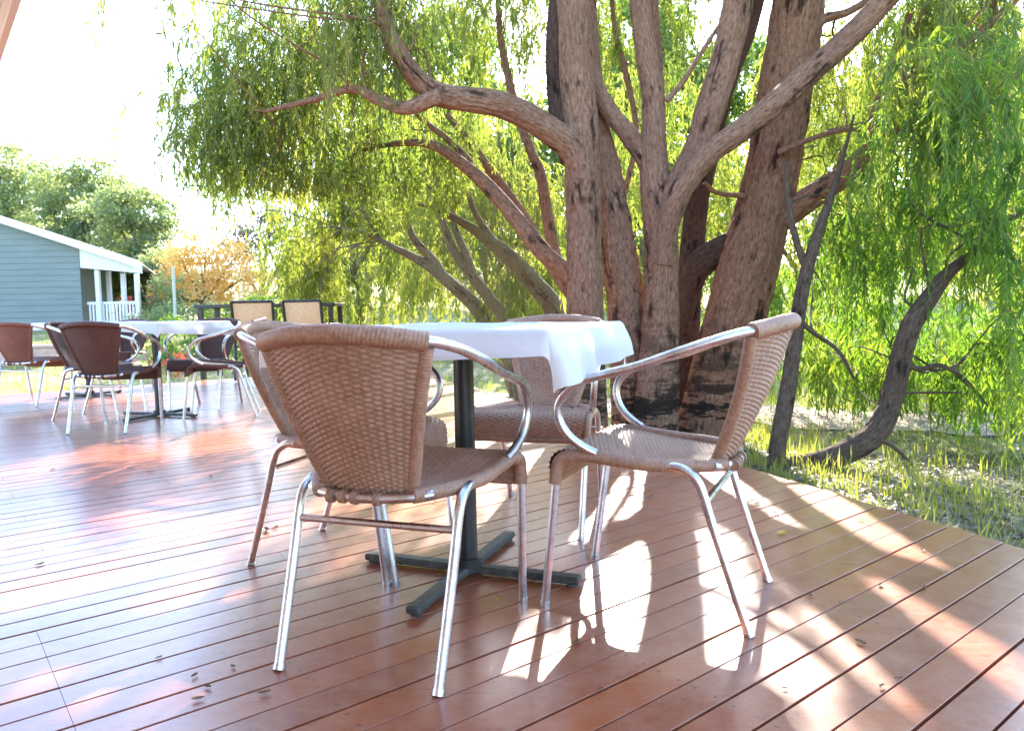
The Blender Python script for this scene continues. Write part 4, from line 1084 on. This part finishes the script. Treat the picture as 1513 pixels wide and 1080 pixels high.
pl = MB(); z0 = float(gz(-8.1, 18)); tube(pl, [(0, 0, -.2), (0, 0, 2.0 - z0)], .035, step=.5, seg=10); po = pl.build('garden_pole', M['pole']); po.location = (-8.1, 18, z0)
tag(po, 'thin pale pole standing in front of the orange autumn tree', 'pole')
wr = MB(); tube(wr, [(-24, 22, 7.6), (-16.3, 27, 6.6), (-10, 31, 6.1), (0, 38, 6.6)], .012, step=.5, seg=5)
tag(wr.build('power_line', M['wire']), 'thin dark power line crossing the sky above the far trees', 'cable')
bw_ = MB()
for i in range(6):
    bw_.box((-10.6 + i * .42, 13.2, -.25), (-10.19 + i * .42, 13.45, .28), .01)
bw_.box((-10.65, 13.16, .283), (-8.05, 13.49, .33), .008)
tag(bw_.build('garden_wall', M['brick'], smooth=False), 'low pinkish masonry wall in the garden, seen behind the farthest chairs', 'wall')

# the building the deck belongs to: its eave overhangs at the upper left
bh = empty('deck_building', tuple(uv2xy(-2.6, 2)) + (0,)); tag(bh, 'building beside the deck, only its pale pink eave showing at the upper left corner', 'building')
def uvo(mb, u0, u1, v0, v1, z0, z1, bev=0.0):
    Mx = Matrix.Translation(-Vector(bh.location)) @ Matrix.Rotation(A_B, 4, 'Z')
    mb.box((u0, v0, z0), (u1, v1, z1), bev, Mx)
mb = MB(); uvo(mb, -2.75, -2.6, -3, 4.6, -.3, 2.2); mb.build('wall', M['pink_paint'], bh, smooth=False)
mb = MB(); uvo(mb, -3.1, .378, -3, 4.7, 2.24, 2.30); ro = mb.build('roof', M['roof_metal'], bh, smooth=False)
mb = MB(); uvo(mb, .380, .413, -3, 4.7, 2.05, 2.34, .004); mb.build('fascia', M['pink_paint'], ro, smooth=False)
mb = MB(); uvo(mb, -2.6, .378, -3, 4.65, 2.15, 2.17); mb.build('soffit', M['pink_paint'], ro, smooth=False)

# ------------------------------------------------------------------ grass, litter
def blades(n, xr_, yr_, hmin, hmax, seed, w=.006, cond=None, lean=.5):
    r = np.random.default_rng(seed)
    x = xr_[0] + (xr_[1] - xr_[0]) * r.random(n); y = yr_[0] + (yr_[1] - yr_[0]) * r.random(n)
    # tufts
    tx = np.round(x / .16) * .16; ty = np.round(y / .16) * .16
    hsh = (np.sin(tx * 127.1 + ty * 311.7) * 43758.5453) % 1
    x = x + (tx - x) * .35 + r.normal(0, .02, n); y = y + (ty - y) * .35 + r.normal(0, .02, n)
    ok = (hsh > .22) & ~on_deck(x - .03, y - .03)
    if cond is not None: ok &= cond(x, y)
    x, y, hsh = x[ok], y[ok], hsh[ok]; n = len(x)
    z = gz(x, y); h = (hmin + (hmax - hmin) * r.random(n) * hsh)
    az = r.random(n) * 2 * np.pi; ln = lean * h * r.random(n)
    b = np.stack([x, y, z - .01], -1); d = np.stack([np.cos(az), np.sin(az), 0 * az], -1)
    s = np.stack([-np.sin(az + r.normal(0, 1, n)), np.cos(az), 0 * az], -1) * w
    mid = b + d * (ln * .35)[:, None]; mid[:, 2] += h * .55
    tip = b + d * ln[:, None]; tip[:, 2] += h
    Q = np.stack([b - s, mid - s * .6, tip, mid + s * .6], 1)
    return Q, np.clip(hsh * .6 + .4 * r.random(n), 0, 1)
def not_path(x, y):
    d = np.min(np.hypot(x[:, None] - cl[None, ::2, 0], y[:, None] - cl[None, ::2, 1]), axis=1)
    return d > .5
Q1, T1 = blades(48000, (1.2, 10), (1.5, 12), .04, .24, 3, cond=not_path)
Q2, T2 = blades(22000, (-12, 1.5), (8, 20), .05, .22, 4, .009, cond=not_path)
Q3, T3 = blades(9000, (.2, 2.6), (3.6, 8), .03, .14, 5, cond=not_path)
g_ = leaf_mesh(np.concatenate([Q1, Q2, Q3]), np.concatenate([T1, T2, T3]), 'grass', M['grass'], None)
tag(g_, 'thin tufts of dry and green grass beyond the deck', 'grass', kind='stuff')
def litter(n, xr_, yr_, seed, size=.05):
    r = np.random.default_rng(seed)
    x = xr_[0] + (xr_[1] - xr_[0]) * r.random(n); y = yr_[0] + (yr_[1] - yr_[0]) * r.random(n)
    ok = ~on_deck(x - .02, y - .02); x, y = x[ok], y[ok]; n = len(x)
    P = np.stack([x, y, gz(x, y) + .004 + .02 * r.random(n)], -1)
    a = r.normal(size=(n, 3)) * np.array([1, 1, .25]); a /= np.linalg.norm(a, axis=1)[:, None]
    b = np.cross(a, r.normal(0, .3, (n, 3)) + np.array([0, 0, 1])); b /= np.linalg.norm(b, axis=1)[:, None]
    s = (size * (.4 + .8 * r.random(n)))[:, None]; ww = s * (.1 + .25 * r.random(n)[:, None])
    return np.stack([P - a * s, P + b * ww, P + a * s, P - b * ww], 1), r.random(n)
Qa, Ta = litter(26000, (1.0, 4.5), (1.2, 5.5), 9, .035)
Qb, Tb = litter(9000, (-1, 7), (5, 9.5), 10, .04)
tag(leaf_mesh(np.concatenate([Qa, Qb]), np.concatenate([Ta, Tb]), 'leaf_litter', M['litter'], None), 'dry fallen leaves and twigs covering the ground beyond the deck edge', 'leaf litter', kind='stuff')

def fallen(x, y, s, a, material, label, group):
    u = np.linspace(0, 1, 9); w_ = np.linspace(-1, 1, 5)
    U_, W_ = np.meshgrid(u, w_, indexing='ij')
    ww = np.sin(np.pi * U_ ** .8) * .28
    Pt = np.stack([(U_ - .5) * s, W_ * ww * s, .003 + s * (.10 * W_ ** 2 + .25 * (U_ - .5) ** 2)], -1)
    mb = MB(); mb.grid(Pt)
    o = mb.build('fallen_leaf', material, col=np.full(45, random.random()), fixn=False)
    o.location = (x, y, .001); o.rotation_euler = (0, 0, a); tag(o, label, 'leaf', group)
for (x, y, s, yellow) in FALLEN:
    if yellow: fallen(x, y, s, random.random() * 6, M['leaf_fallen_y'], 'small yellow fallen leaf lying on the red deck boards', 'yellow fallen leaves on the deck')
    else: fallen(x, y, s, random.random() * 6, M['leaf_fallen_b'], 'small brown dried leaf lying on the red deck boards', 'brown dried leaves on the deck')
